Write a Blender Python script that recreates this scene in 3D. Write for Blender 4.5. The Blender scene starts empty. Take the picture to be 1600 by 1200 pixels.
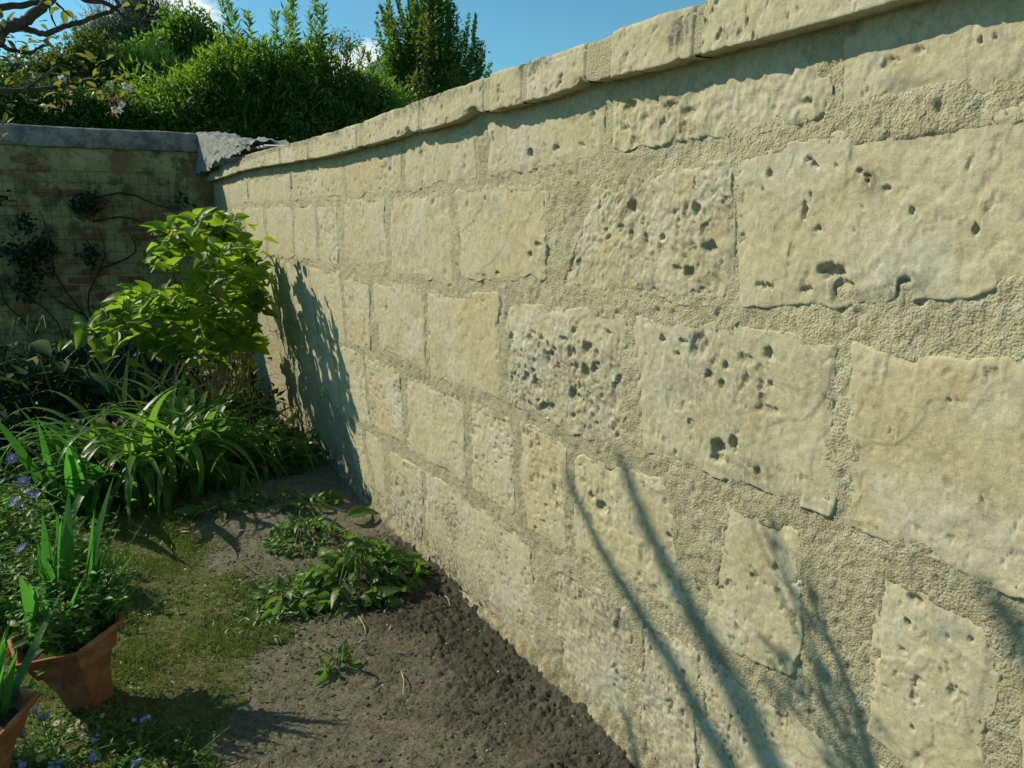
import bpy, math, random
import numpy as np
from mathutils import Vector, Matrix, Euler

random.seed(7)
RNG = np.random.default_rng(11)
S = bpy.context.scene
COL = S.collection
R = math.radians

# ------------------------------------------------------------------ camera
FPX = 1180.0
PITCH = math.atan(250 / FPX)
YAW = math.atan(681 / math.hypot(FPX, 250))
HC = 1.5
cam_d = bpy.data.cameras.new('camera')
cam = bpy.data.objects.new('camera', cam_d)
COL.objects.link(cam)
cam.location = (0, 0, HC)
cam.rotation_euler = (math.pi / 2 - PITCH, 0, -YAW)
cam_d.sensor_width = 36
cam_d.lens = FPX / 1600 * 36
cam_d.clip_start = 0.05
cam_d.clip_end = 500
S.camera = cam

# ------------------------------------------------------------------ sun, sky, exposure
SUN = Vector((-0.86, 1.0, 1.0)).normalized()
ELEV = math.asin(SUN.z)
AZ = math.atan2(SUN.x, SUN.y)            # clockwise from +Y
sd = bpy.data.lights.new('sun', 'SUN')
sd.energy = 5.0
sd.angle = R(0.53)
sd.color = (1.0, 0.91, 0.68)
so = bpy.data.objects.new('sun', sd)
COL.objects.link(so)
so.rotation_euler = SUN.to_track_quat('Z', 'Y').to_euler()
so.location = SUN * 30

W = bpy.data.worlds.new('World')
S.world = W
W.use_nodes = True
wn, wl = W.node_tree.nodes, W.node_tree.links
wn.clear()
wo = wn.new('ShaderNodeOutputWorld')
bg = wn.new('ShaderNodeBackground')
sky = wn.new('ShaderNodeTexSky')
sky.sky_type = 'NISHITA'
sky.sun_disc = False
sky.sun_elevation = ELEV
sky.sun_rotation = AZ
sky.air_density = 1.0
sky.dust_density = 0.3
sky.ozone_density = 2.0
tint = wn.new('ShaderNodeMix'); tint.data_type = 'RGBA'; tint.blend_type = 'MULTIPLY'
tint.inputs[0].default_value = 1
tint.inputs[7].default_value = (0.45, 0.82, 0.82, 1)
wl.new(sky.outputs[0], tint.inputs[6])
tc = wn.new('ShaderNodeTexCoord')
mp = wn.new('ShaderNodeMapping'); mp.inputs['Scale'].default_value = (1, 1, 2.2)
wl.new(tc.outputs['Generated'], mp.inputs[0])
cn = wn.new('ShaderNodeTexNoise'); cn.inputs['Scale'].default_value = 7; cn.inputs['Detail'].default_value = 9
cn.inputs['Roughness'].default_value = 0.55
wl.new(mp.outputs[0], cn.inputs['Vector'])
cl = None
# clouds: three cumulus low in the sky, their edges broken by noise
def sky_dir(px, py):
    a = (px - 800) / FPX; b = (py - 600) / FPX
    sy, cy, sp, cp = math.sin(YAW), math.cos(YAW), math.sin(PITCH), math.cos(PITCH)
    F = cp - b * sp; D = sp + b * cp
    return Vector((F * sy + a * cy, F * cy - a * sy, -D)).normalized()
for (px, py, rad, st) in ((258, 24, 0.075, 1.0), (205, 38, 0.06, 1), (575, 92, 0.042, 1), (535, 100, 0.036, 1), (605, 105, 0.036, 1), (470, 118, 0.05, .8), (640, 125, .04, .8), (-380, 60, .12, .8), (-640, 110, .1, .7)):
    dv = wn.new('ShaderNodeVectorMath'); dv.operation = 'SUBTRACT'
    dv.inputs[1].default_value = sky_dir(px, py)
    wl.new(tc.outputs['Generated'], dv.inputs[0])
    sc = wn.new('ShaderNodeVectorMath'); sc.operation = 'MULTIPLY'; sc.inputs[1].default_value = (1, 1, 1.9)
    wl.new(dv.outputs[0], sc.inputs[0])
    ln = wn.new('ShaderNodeVectorMath'); ln.operation = 'LENGTH'
    wl.new(sc.outputs[0], ln.inputs[0])
    mr = wn.new('ShaderNodeMapRange'); mr.inputs[1].default_value = 0; mr.inputs[2].default_value = rad * 1.5
    mr.inputs[3].default_value = st; mr.inputs[4].default_value = 0
    wl.new(ln.outputs['Value'], mr.inputs[0])
    if cl is None:
        cl = mr.outputs[0]
    else:
        mx = wn.new('ShaderNodeMath'); mx.operation = 'MAXIMUM'
        wl.new(cl, mx.inputs[0]); wl.new(mr.outputs[0], mx.inputs[1]); cl = mx.outputs[0]
n2 = wn.new('ShaderNodeTexNoise'); n2.inputs['Scale'].default_value = 26; n2.inputs['Detail'].default_value = 8
n2.inputs['Roughness'].default_value = 0.6
wl.new(mp.outputs[0], n2.inputs['Vector'])
ad = wn.new('ShaderNodeMath'); ad.operation = 'MULTIPLY_ADD'; ad.inputs[1].default_value = 1.1; 
wl.new(n2.outputs[0], ad.inputs[0]); wl.new(cl, ad.inputs[2])
cr = wn.new('ShaderNodeMapRange'); cr.inputs[1].default_value = 0.88; cr.inputs[2].default_value = 1.28; cr.interpolation_type = 'SMOOTHSTEP'
wl.new(ad.outputs[0], cr.inputs[0])
gate = wn.new('ShaderNodeMath'); gate.operation = 'MULTIPLY'; 
gs = wn.new('ShaderNodeMapRange'); gs.inputs[1].default_value = 0.0; gs.inputs[2].default_value = 0.25
wl.new(cl, gs.inputs[0]); wl.new(cr.outputs[0], gate.inputs[0]); wl.new(gs.outputs[0], gate.inputs[1])
cm = wn.new('ShaderNodeMix'); cm.data_type = 'RGBA'
wl.new(gate.outputs[0], cm.inputs[0]); wl.new(tint.outputs[2], cm.inputs[6])
cm.inputs[7].default_value = (6.2, 6.8, 7.0, 1)
wl.new(cm.outputs[2], bg.inputs[0])
bg.inputs[1].default_value = 0.14
wl.new(bg.outputs[0], wo.inputs[0])
S.view_settings.view_transform = 'Standard'
S.view_settings.look = 'None'
S.view_settings.gamma = 1
S.view_settings.exposure = 0.07

# ------------------------------------------------------------------ geometry of the view (used to read places off the photograph)
_sy, _cy, _sp, _cp = math.sin(YAW), math.cos(YAW), math.sin(PITCH), math.cos(PITCH)
def ray(px, py):
    a = (px - 800) / FPX; b = (py - 600) / FPX
    F = _cp - b * _sp; D = _sp + b * _cp
    return F * _sy + a * _cy, F * _cy - a * _sy, -D
D0 = 1.24          # the face of the stone wall is the plane x = D0
YB = 8.3           # the face of the back wall is the plane y = YB
def on_wall(px, py, d=D0):
    r = ray(px, py); t = d / r[0]; return r[1] * t, HC + r[2] * t
def on_ground(px, py, z=0.0):
    r = ray(px, py); t = (z - HC) / r[2]; return r[0] * t, r[1] * t
def at(px, py, Y):
    r = ray(px, py); t = Y / r[1]; return Vector((r[0] * t, Y, HC + r[2] * t))

# ------------------------------------------------------------------ noise in numpy
def _hash(ix, iy, s):
    h = (ix.astype(np.int64) * 374761393 + iy.astype(np.int64) * 668265263 + s * 974634777) & 0xFFFFFFFF
    h = ((h ^ (h >> 13)) * 1274126177) & 0xFFFFFFFF
    h = ((h ^ (h >> 16)) * 2246822519) & 0xFFFFFFFF
    return ((h ^ (h >> 15)) & 0xFFFFFF) / float(0x1000000)
def vn(x, y, s=0):
    x = np.asarray(x, float); y = np.asarray(y, float)
    ix = np.floor(x); iy = np.floor(y); fx = x - ix; fy = y - iy
    fx = fx * fx * (3 - 2 * fx); fy = fy * fy * (3 - 2 * fy)
    a = _hash(ix, iy, s); b = _hash(ix + 1, iy, s); c = _hash(ix, iy + 1, s); d = _hash(ix + 1, iy + 1, s)
    return ((a + (b - a) * fx) * (1 - fy) + (c + (d - c) * fx) * fy) * 2 - 1
def fbm(x, y, s=0, o=4, g=0.5):
    v = 0; a = 1; t = 0
    for i in range(o):
        ca, sa = math.cos(i * 1.1), math.sin(i * 1.1)
        v = v + a * vn((x * ca - y * sa) * 2 ** i + i * 17.3, (x * sa + y * ca) * 2 ** i - i * 9.1, s + i); t += a; a *= g
    return v / t
def smooth(a, b, x):
    t = np.clip((x - a) / (b - a), 0, 1); return t * t * (3 - 2 * t)
def pits(u, v, cell, prob, s, r0=.16, r1=.52, ay=1.0, az=1.35):
    """profile 0..1 of scattered irregular holes, and their radius"""
    wu = u + fbm(u / cell * 2.1, v / cell * 2.1, s + 50, 3, .7) * cell * .42
    wv = v + fbm(u / cell * 2.1, v / cell * 2.1, s + 60, 3, .7) * cell * .42
    rg = fbm(u * 2.6 / cell, v * 2.6 / cell, s + 70, 2)
    gu = np.floor(wu / cell); gv = np.floor(wv / cell)
    out = np.zeros_like(u); 
    for i in (-1, 0, 1):
        for j in (-1, 0, 1):
            cu = gu + i; cv = gv + j
            k = _hash(cu, cv, s)
            px = (cu + .15 + .7 * _hash(cu, cv, s + 1)) * cell
            py = (cv + .15 + .7 * _hash(cu, cv, s + 2)) * cell
            r = cell * (r0 + (r1 - r0) * _hash(cu, cv, s + 3) ** 2)
            an = (_hash(cu, cv, s + 4) - .5) * 2.2
            el = .6 + 1.0 * _hash(cu, cv, s + 5)
            du = wu - px; dv = wv - py
            a = du * np.cos(an) + dv * np.sin(an); b = -du * np.sin(an) + dv * np.cos(an)
            d = np.sqrt((a * el / ay) ** 2 + (b / az) ** 2) / r
            d = d * (1 + .45 * rg)
            p = np.where(k < prob, 1 - smooth(.74, 1.04, d), 0) * (r / cell)
            out = np.maximum(out, p)
    return out

# ------------------------------------------------------------------ mesh helpers
def mesh_np(name, V, F, mat=None, attrs=None, flat=False):
    V = np.ascontiguousarray(V, np.float32); F = np.ascontiguousarray(F, np.int32)
    me = bpy.data.meshes.new(name)
    k = F.shape[1]
    me.vertices.add(len(V)); me.vertices.foreach_set('co', V.ravel())
    me.loops.add(F.size); me.loops.foreach_set('vertex_index', F.ravel())
    me.polygons.add(len(F))
    me.polygons.foreach_set('loop_start', np.arange(0, F.size, k, dtype=np.int32))
    me.polygons.foreach_set('loop_total', np.full(len(F), k, np.int32))
    me.polygons.foreach_set('use_smooth', np.full(len(F), not flat, bool))
    if attrs:
        for n, a in attrs.items():
            at_ = me.attributes.new(n, 'FLOAT', 'POINT'); at_.data.foreach_set('value', np.ascontiguousarray(a, np.float32))
    me.update(calc_edges=True)
    if mat: me.materials.append(mat)
    return me
def link(name, me, parent=None, loc=(0, 0, 0)):
    o = bpy.data.objects.new(name, me); COL.objects.link(o); o.location = loc
    if parent is not None: o.parent = parent
    return o
def part(name, V, F, mat, parent=None, attrs=None, kind=None, flat=False):
    """mesh part given in world coordinates, its origin put at its own centre"""
    V = np.asarray(V, float)
    c = (V.min(0) + V.max(0)) / 2
    base = np.array(parent.location) if parent is not None else np.zeros(3)
    o = link(name, mesh_np(name, V - c, F, mat, attrs, flat), parent, tuple(c - base))
    if kind: o['kind'] = kind
    return o
def tag(o, label=None, cat=None, group=None, kind=None):
    if label: o['label'] = label
    if cat: o['category'] = cat
    if group: o['group'] = group
    if kind: o['kind'] = kind
    return o
def thing(name, loc, label, cat, group=None):
    o = bpy.data.objects.new(name, None); o.empty_display_size = .1
    COL.objects.link(o); o.location = loc
    return tag(o, label, cat, group)
def grid_faces(n, m):
    i = np.arange(n - 1)[:, None]; j = np.arange(m - 1)[None, :]
    a = (i * m + j).ravel()
    return np.stack([a, a + 1, a + m + 1, a + m], 1)
class MB:
    """collects verts and faces (tris or quads) -> one mesh"""
    def __init__(s): s.v = []; s.f = []; s.n = 0
    def add(s, V, F):
        V = np.asarray(V, float); F = np.asarray(F, int)
        if F.shape[1] == 3: F = np.concatenate([F, F[:, 2:3]], 1) if False else F
        s.v.append(V); s.f.append(F + s.n); s.n += len(V)
    def box(s, a, b):
        x0, y0, z0 = a; x1, y1, z1 = b
        s.add([(x0, y0, z0), (x1, y0, z0), (x1, y1, z0), (x0, y1, z0), (x0, y0, z1), (x1, y0, z1), (x1, y1, z1), (x0, y1, z1)],
              [(0, 3, 2, 1), (4, 5, 6, 7), (0, 1, 5, 4), (1, 2, 6, 5), (2, 3, 7, 6), (3, 0, 4, 7)])
    def tube(s, pts, rad, sides=6):
        P = [Vector(p) for p in pts]; n = len(P)
        if not hasattr(rad, '__len__'): rad = [rad] * n
        V = []
        for i, p in enumerate(P):
            t = (P[min(i + 1, n - 1)] - P[max(i - 1, 0)]).normalized()
            a = t.orthogonal().normalized() if i == 0 else (a - t * a.dot(t)).normalized()
            b = t.cross(a)
            for k in range(sides):
                w = 2 * math.pi * k / sides
                V.append(p + (a * math.cos(w) + b * math.sin(w)) * rad[i])
        F = []
        for i in range(n - 1):
            for k in range(sides):
                F.append((i * sides + k, i * sides + (k + 1) % sides, (i + 1) * sides + (k + 1) % sides, (i + 1) * sides + k))
        s.add([tuple(v) for v in V], F)
    def build(s, name, mat, parent=None, kind=None, flat=False):
        return part(name, np.concatenate(s.v), np.concatenate(s.f), mat, parent, None, kind, flat)
def spline(pts, n=8, jit=0.0, seed=0):
    """smooth curve through points"""
    rr = random.Random(seed)
    P = [Vector(p) for p in pts]; out = []
    Q = [P[0] * 2 - P[1]] + P + [P[-1] * 2 - P[-2]]
    for i in range(1, len(Q) - 2):
        for k in range(n):
            t = k / n
            a, b, c, d = Q[i - 1], Q[i], Q[i + 1], Q[i + 2]
            v = 0.5 * ((2 * b) + (c - a) * t + (2 * a - 5 * b + 4 * c - d) * t * t + (3 * b - a - 3 * c + d) * t ** 3)
            if jit: v = v + Vector((rr.uniform(-jit, jit), rr.uniform(-jit, jit), rr.uniform(-jit, jit)))
            out.append(v)
    out.append(P[-1]); return out

# ------------------------------------------------------------------ materials
class NT:
    def __init__(s, name):
        s.m = bpy.data.materials.new(name); s.m.use_nodes = True
        s.n = s.m.node_tree.nodes; s.l = s.m.node_tree.links; s.n.clear()
        s.out = s.n.new('ShaderNodeOutputMaterial')
        s.geo = s.n.new('ShaderNodeNewGeometry')
        s.pos = s.geo.outputs['Position']
    def noise(s, scale, detail=4, rough=.55, dist=0, vec=None, seed=0, color=False):
        n = s.n.new('ShaderNodeTexNoise'); n.inputs['Scale'].default_value = scale
        n.inputs['Detail'].default_value = detail; n.inputs['Roughness'].default_value = rough
        n.inputs['Distortion'].default_value = dist
        v = vec or s.pos
        if seed or vec is None:
            a = s.n.new('ShaderNodeVectorMath'); a.operation = 'ADD'; a.inputs[1].default_value = (seed * 3.7, seed * 1.3, seed * 2.1)
            s.l.new(v, a.inputs[0]); v = a.outputs[0]
        s.l.new(v, n.inputs['Vector'])
        return n.outputs[1] if color else n.outputs[0]
    def ramp(s, x, a, b, c=0.0, d=1.0):
        m = s.n.new('ShaderNodeMapRange'); m.interpolation_type = 'SMOOTHSTEP'
        for i, v in ((1, a), (2, b), (3, c), (4, d)): m.inputs[i].default_value = v
        s.l.new(x, m.inputs[0]); return m.outputs[0]
    def mix(s, f, a, b, mode='MIX'):
        m = s.n.new('ShaderNodeMix'); m.data_type = 'RGBA'; m.blend_type = mode
        for i, v in ((0, f), (6, a), (7, b)):
            if isinstance(v, (int, float)): m.inputs[i].default_value = v
            elif isinstance(v, tuple): m.inputs[i].default_value = (*v, 1)
            else: s.l.new(v, m.inputs[i])
        return m.outputs[2]
    def math(s, op, a, b=0.0, c=0.0):
        m = s.n.new('ShaderNodeMath'); m.operation = op
        for i, v in enumerate((a, b, c)):
            if isinstance(v, (int, float)): m.inputs[i].default_value = v
            else: s.l.new(v, m.inputs[i])
        return m.outputs[0]
    def attr(s, name):
        a = s.n.new('ShaderNodeAttribute'); a.attribute_name = name; return a.outputs['Fac']
    def orand(s):
        return s.n.new('ShaderNodeObjectInfo').outputs['Random']
    def bump(s, h, strength, dist, prev=None):
        b = s.n.new('ShaderNodeBump'); b.inputs['Strength'].default_value = strength; b.inputs['Distance'].default_value = dist
        s.l.new(h, b.inputs['Height'])
        if prev is not None: s.l.new(prev, b.inputs['Normal'])
        return b.outputs[0]
    def finish(s, col, rough=.8, normal=None, trans=None, tw=.4, spec=.3, metal=0):
        p = s.n.new('ShaderNodeBsdfPrincipled')
        if isinstance(col, tuple): p.inputs['Base Color'].default_value = (*col, 1)
        else: s.l.new(col, p.inputs['Base Color'])
        if isinstance(rough, (int, float)): p.inputs['Roughness'].default_value = rough
        else: s.l.new(rough, p.inputs['Roughness'])
        p.inputs['Specular IOR Level'].default_value = spec
        p.inputs['Metallic'].default_value = metal
        if normal is not None: s.l.new(normal, p.inputs['Normal'])
        sh = p.outputs[0]
        if trans is not None:
            t = s.n.new('ShaderNodeBsdfTranslucent')
            if isinstance(trans, tuple): t.inputs[0].default_value = (*trans, 1)
            else: s.l.new(trans, t.inputs[0])
            if normal is not None: s.l.new(normal, t.inputs['Normal'])
            m = s.n.new('ShaderNodeMixShader'); m.inputs[0].default_value = tw
            s.l.new(sh, m.inputs[1]); s.l.new(t.outputs[0], m.inputs[2]); sh = m.outputs[0]
        s.l.new(sh, s.out.inputs[0]); return s.m

def stone_material():
    t = NT('limestone')
    tintv = t.attr('tint'); pit = t.attr('pit')
    base = t.mix(tintv, (.50, .465, .315), (.51, .43, .255))
    n1 = t.noise(3.2, 5, .6, .4)
    base = t.mix(t.ramp(n1, .42, .68), base, (.53, .51, .40))
    n2 = t.noise(9, 4, .6, .3, seed=3)
    base = t.mix(t.ramp(n2, .52, .72, 0, .6), base, (.43, .34, .18))
    n3 = t.noise(6, 6, .68, .2, seed=7)
    base = t.mix(t.ramp(n3, .56, .68, 0, .6), base, (.30, .305, .25))
    n5 = t.noise(60, 4, .7, seed=5)
    base = t.mix(t.ramp(n5, .40, .60, 0, .42), base, (.32, .27, .18))
    n6 = t.noise(160, 3, .6, seed=9)
    base = t.mix(t.ramp(n6, .62, .70, 0, .55), base, (.22, .20, .15))
    gr = t.attr('grime_shade')
    n7 = t.noise(60, 6, .75, seed=12)
    base = t.mix(t.math('MULTIPLY', gr, t.ramp(n7, .40, .58)), base, (.10, .10, .085))
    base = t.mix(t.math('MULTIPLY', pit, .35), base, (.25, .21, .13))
    base = t.mix(t.math('MULTIPLY', t.attr('edge'), t.ramp(t.noise(45, 4, .7, seed=15), .25, .6)), base, (.455, .415, .275))
    b = t.bump(t.noise(520, 4, .7, seed=13), .35, .002)
    b = t.bump(t.noise(150, 6, .7, .6), .36, .004, b)
    b = t.bump(t.noise(28, 5, .6, seed=2), .35, .008, b)
    return t.finish(base, .93, b, spec=.12)
def mortar_material():
    t = NT('lime_mortar')
    n1 = t.noise(5, 5, .6)
    c = t.mix(t.ramp(n1, .35, .68), (.49, .45, .295), (.42, .385, .26))
    c = t.mix(t.ramp(t.noise(220, 3, .7, seed=4), .4, .66, 0, .4), c, (.30, .265, .17))
    c = t.mix(t.ramp(t.noise(14, 5, .7, .5, seed=6), .50, .62, 0, .6), c, (.52, .50, .38))
    c = t.mix(t.ramp(t.noise(8, 6, .7, .6, seed=16), .54, .64, 0, .55), c, (.33, .29, .18))
    c = t.mix(t.math('MULTIPLY', t.attr('grime_shade'), t.ramp(t.noise(30, 4, .7, seed=8), .3, .6)), c, (.22, .19, .115))  # darkens foot grime and the shade painted on lower joints
    v = t.n.new('ShaderNodeTexVoronoi'); v.inputs['Scale'].default_value = 210; t.l.new(t.pos, v.inputs['Vector'])
    b = t.bump(t.noise(420, 4, .7), .6, .003)
    b = t.bump(t.noise(190, 3, .55, seed=11), .8, .007, b)
    b = t.bump(t.math('SUBTRACT', 1.0, v.outputs['Distance']), .45, .004, b)
    return t.finish(c, .96, b, spec=.08)
STONE = stone_material(); MORTAR = mortar_material()

def leaf_material(name, a, b, tr, tw=.45, rough=.45, spec=.35, use_attr=False, vein=True):
    t = NT(name)
    r = t.attr('rnd') if use_attr else t.orand()
    c = t.mix(r, a, b)
    c = t.mix(t.ramp(t.noise(30, 3, .6), .3, .75, 0, .35), c, tuple(x * .55 for x in a))
    c = t.mix(t.ramp(t.noise(55, 4, .7, seed=21), .62, .72, 0, .6), c, (.16, .11, .04))
    c = t.mix(t.ramp(r, .93, .97, 0, .6), c, (.20, .17, .05))
    tc_ = t.mix(r, tr, tuple(x * .65 for x in tr))
    nb = t.bump(t.noise(90, 3, .6, seed=2), .35, .004)
    return t.finish(c, rough, nb, tc_, tw, spec)
HYD = leaf_material('hydrangea_leaf', (.11, .21, .02), (.06, .14, .018), (.40, .64, .03), .55, .42, .4)
IRIS = leaf_material('iris_blade', (.04, .13, .03), (.065, .16, .03), (.11, .42, .045), .5, .42, .35)
LILY = leaf_material('daylily_blade', (.065, .16, .03), (.12, .22, .04), (.25, .53, .045), .52, .38, .4)
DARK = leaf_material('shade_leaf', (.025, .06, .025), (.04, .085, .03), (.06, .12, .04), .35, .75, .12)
WEED = leaf_material('weed_leaf', (.06, .14, .03), (.12, .21, .05), (.22, .42, .05), .45, .42, .4)
WEEDM = leaf_material('weed_leaf_mass', (.08, .19, .035), (.14, .27, .05), (.28, .56, .06), .5, .45, .4, True)
GRASSM = leaf_material('grass_moss', (.10, .165, .035), (.22, .25, .08), (.2, .3, .05), .35, .7, .2, True)
HEDGE = leaf_material('hedge_leaf', (.06, .13, .025), (.10, .18, .03), (.25, .45, .035), .53, .42, .4, True)
POPLAR = leaf_material('upright_tree_leaf', (.055, .13, .03), (.09, .19, .035), (.24, .48, .05), .45, .45, .35, True)
CONIF = leaf_material('blue_conifer_needle', (.06, .11, .08), (.09, .14, .10), (.10, .18, .10), .35, .6, .2, True)
THUJA = leaf_material('dark_conifer_spray', (.03, .085, .018), (.05, .15, .025), (.08, .24, .025), .3, .6, .2, True)
OLIVE = leaf_material('olive_green_leaf', (.08, .11, .025), (.12, .15, .03), (.24, .30, .035), .4, .5, .3, True)
FRUIT = leaf_material('fruit_tree_leaf', (.08, .12, .025), (.12, .15, .035), (.30, .34, .05), .5, .45, .35)
def simple(name, a, b, scale=20, rough=.85, bs=.4, bd=.004, det=5, spec=.2, trans=None, metal=0):
    t = NT(name)
    c = t.mix(t.ramp(t.noise(scale, det, .6), .35, .7), a, b)
    return t.finish(c, rough, t.bump(t.noise(scale * 4, 4, .6, seed=3), bs, bd), trans, .4, spec, metal)
BARK = simple('bark', (.10, .085, .06), (.055, .045, .035), 45, .9, .8, .006)
STEM = simple('woody_stem', (.30, .20, .10), (.20, .12, .06), 40, .7)
GSTEM = simple('green_stem', (.09, .15, .04), (.12, .17, .05), 40, .6)
VINE = simple('vine_stem', (.055, .035, .025), (.09, .05, .035), 40, .9)
WIRE = simple('rusty_wire', (.035, .03, .025), (.06, .04, .03), 50, .7)
CLOTH = simple('grey_cloth', (.26, .27, .25), (.20, .21, .20), 9, .9, .5, .004)
SHEET = simple('pale_corrugated_sheet', (.66, .66, .62), (.56, .56, .52), 9, .6, .1, .002)
PETB = simple('blue_petal', (.17, .25, .62), (.26, .32, .70), 30, .6, trans=(.2, .28, .7))
PETV = simple('violet_petal', (.22, .20, .60), (.32, .27, .66), 30, .6, trans=(.25, .22, .7))
PETW = simple('white_petal', (.72, .70, .62), (.80, .78, .74), 30, .6, trans=(.6, .6, .55))
WITH = simple('withered_blossom', (.26, .17, .085), (.34, .23, .12), 40, .8, trans=(.3, .2, .1))
YEL = simple('flower_eye', (.55, .42, .05), (.5, .35, .04), 30, .6)
CHIP = simple('pale_wood', (.45, .38, .24), (.36, .29, .17), 40, .8)
SLATE = simple('slate_roof', (.05, .055, .065), (.075, .08, .09), 8, .6)
HOUSEW = simple('house_render', (.42, .40, .35), (.36, .34, .30), 4, .9)
DARKW = simple('dark_boarding', (.018, .022, .035), (.025, .03, .045), 6, .8)

def terracotta():
    t = NT('terracotta')
    n = t.noise(14, 5, .6)
    c = t.mix(t.ramp(n, .35, .7), (.30, .105, .045), (.23, .085, .04))
    c = t.mix(t.ramp(t.noise(9, 6, .7, seed=4), .46, .66, 0, .7), c, (.36, .24, .15))
    c = t.mix(t.ramp(t.noise(16, 6, .75, seed=9), .56, .68, 0, .6), c, (.12, .09, .045))
    return t.finish(c, .8, t.bump(t.noise(120, 4, .6), .3, .003), spec=.25)
TERRA = terracotta()

def ground_material():
    t = NT('garden_soil')
    soil = t.attr('soil'); wet = t.attr('wet')
    s = t.mix(t.ramp(t.noise(16, 6, .65), .35, .68), (.25, .232, .175), (.165, .152, .112))
    s = t.mix(t.ramp(t.noise(130, 4, .7, seed=3), .42, .66, 0, .6), s, (.055, .046, .034))
    s = t.mix(wet, s, t.mix(t.ramp(t.noise(60, 5, .7, seed=8), .35, .7), (.06, .056, .042), (.12, .112, .086)))
    g = t.mix(t.ramp(t.noise(22, 6, .7, seed=5), .38, .62), (.11, .135, .038), (.19, .175, .09))
    g = t.mix(t.ramp(t.noise(90, 4, .7, seed=6), .45, .68, 0, .6), g, (.04, .045, .018))
    c = t.mix(soil, g, s)
    b = t.bump(t.noise(480, 4, .75, seed=12), .8, .004)
    b = t.bump(t.noise(230, 5, .75), .9, .007, b)
    b = t.bump(t.noise(60, 5, .7, seed=2), .6, .012, b)
    return t.finish(c, .97, b, spec=.08)
GROUND = ground_material()
def backwall_material():
    t = NT('old_render')
    n1 = t.noise(2.6, 6, .62, .3)
    c = t.mix(t.ramp(n1, .35, .66), (.30, .27, .11), (.42, .37, .17))
    c = t.mix(t.ramp(t.noise(7, 6, .7, .3, seed=5), .46, .62, 0, .85), c, (.11, .105, .05))
    c = t.mix(t.ramp(t.noise(3.3, 5, .6, .2, seed=9), .52, .62, 0, .8), c, (.24, .13, .06))
    c = t.mix(t.ramp(t.noise(30, 5, .7, seed=3), .55, .68, 0, .6), c, (.05, .05, .035))
    c = t.mix(t.attr('band'), c, t.mix(t.ramp(t.noise(8, 6, .7, seed=2), .4, .62), (.29, .27, .22), (.14, .13, .11)))
    b = t.bump(t.noise(40, 6, .7), .6, .01)
    return t.finish(c, .95, b, spec=.1)
BACKW = backwall_material()

# ================================================================== GROUND
def gh(x, y):
    """height of the garden ground"""
    x = np.asarray(x, float); y = np.asarray(y, float)
    h = fbm(x * 1.7, y * 1.7, 3, 3) * .022
    h = h + .035 * np.exp(-((x - 1.18) / .18) ** 2) * smooth(3.6, 4.6, y)
    h = h + .05 * np.exp(-(((x - .85) / .3) ** 2 + ((y - 4.1) / .5) ** 2))
    return h
def soil_mask(x, y):
    n = fbm(x * 3.1, y * 3.1, 21, 4) * .22
    edge = np.interp(y, [0.8, 1.6, 2.05, 2.3, 2.6, 3.0, 3.4, 4.2, 5.0], [.05, .10, .16, .30, .50, .56, .50, .42, .3])
    s = smooth(-.05, .05, x - edge + n + fbm(x * 17, y * 17, 22, 3) * .07)
    trail = np.exp(-(((x - (.55 - (y - 3.4) * .1)) / .30) ** 2 + ((y - 3.45) / .28) ** 2))
    s = np.maximum(s, smooth(.45, .75, trail + n * .8))
    return s
def wet_mask(x, y):
    n = fbm(x * 4.3, y * 4.3, 31, 4) * .25
    w = np.exp(-(((x - 1.12) / .26) ** 2 + ((y - 2.72) / .30) ** 2)) * 1.3 + .8 * smooth(.72, 1.0, x + n * .8 - .12 * (y - 2)) * smooth(3.5, 3.1, y)
    w = np.clip(w + n * 1.3 * smooth(.02, .3, w), 0, 1)
    w = np.maximum(w, smooth(4.9, 5.4, y) * .9)
    w = np.maximum(w, smooth(.1, -.15, x + n * .5) * smooth(2.9, 3.3, y) * .9)
    return w
ys = [0.85]
while ys[-1] < YB: ys.append(ys[-1] * 1.0040)
ys = np.array(ys); xs = np.concatenate([np.linspace(-2.6, -.55, 60)[:-1], np.arange(-.55, D0 + .03, .0070)])
X, Y = np.meshgrid(xs, ys)
sm, wm = soil_mask(X, Y), wet_mask(X, Y)
Z = gh(X, Y)
clod = np.abs(fbm(X * 22, Y * 22, 41, 4, .6))
crumb = pits(X, Y, .028, .55, 77, .15, .5, 1, 1)
crumb2 = pits(X, Y, .013, .6, 78, .2, .5, 1, 1)
Z = Z + sm * (.008 + .024 * wm) * (clod - .2) * (.5 + .9 * smooth(-.4, .4, fbm(X * 8, Y * 8, 47, 2))) + sm * np.abs(fbm(X * 60, Y * 60, 46, 3, .6)) * (.007 + .012 * wm) + sm * np.abs(fbm(X * 130, Y * 130, 48, 2)) * (.003 + .006 * wm) + sm * crumb * .004 + (1 - sm) * (fbm(X * 45, Y * 45, 44, 3) * .006)
Z = Z + .014 * smooth(D0 - .07, D0 + .01, X + fbm(X * 9, Y * 9, 61, 3) * .05)
V = np.stack([X, Y, Z], -1).reshape(-1, 3)
g = link('ground', mesh_np('ground', V, grid_faces(len(ys), len(xs)), GROUND, {'soil': sm.ravel(), 'wet': wm.ravel()}))
tag(g, 'garden ground of moss, trodden soil and freshly dug dark earth', kind='structure')
g2 = link('ground', mesh_np('ground', [(-200, -200, -.06), (200, -200, -.06), (200, 300, -.06), (-200, 300, -.06)], [(0, 1, 2, 3)], GROUND, {'soil': [.2] * 4, 'wet': [.3] * 4}))
tag(g2, 'surrounding land reaching out to the horizon', kind='structure')

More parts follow.
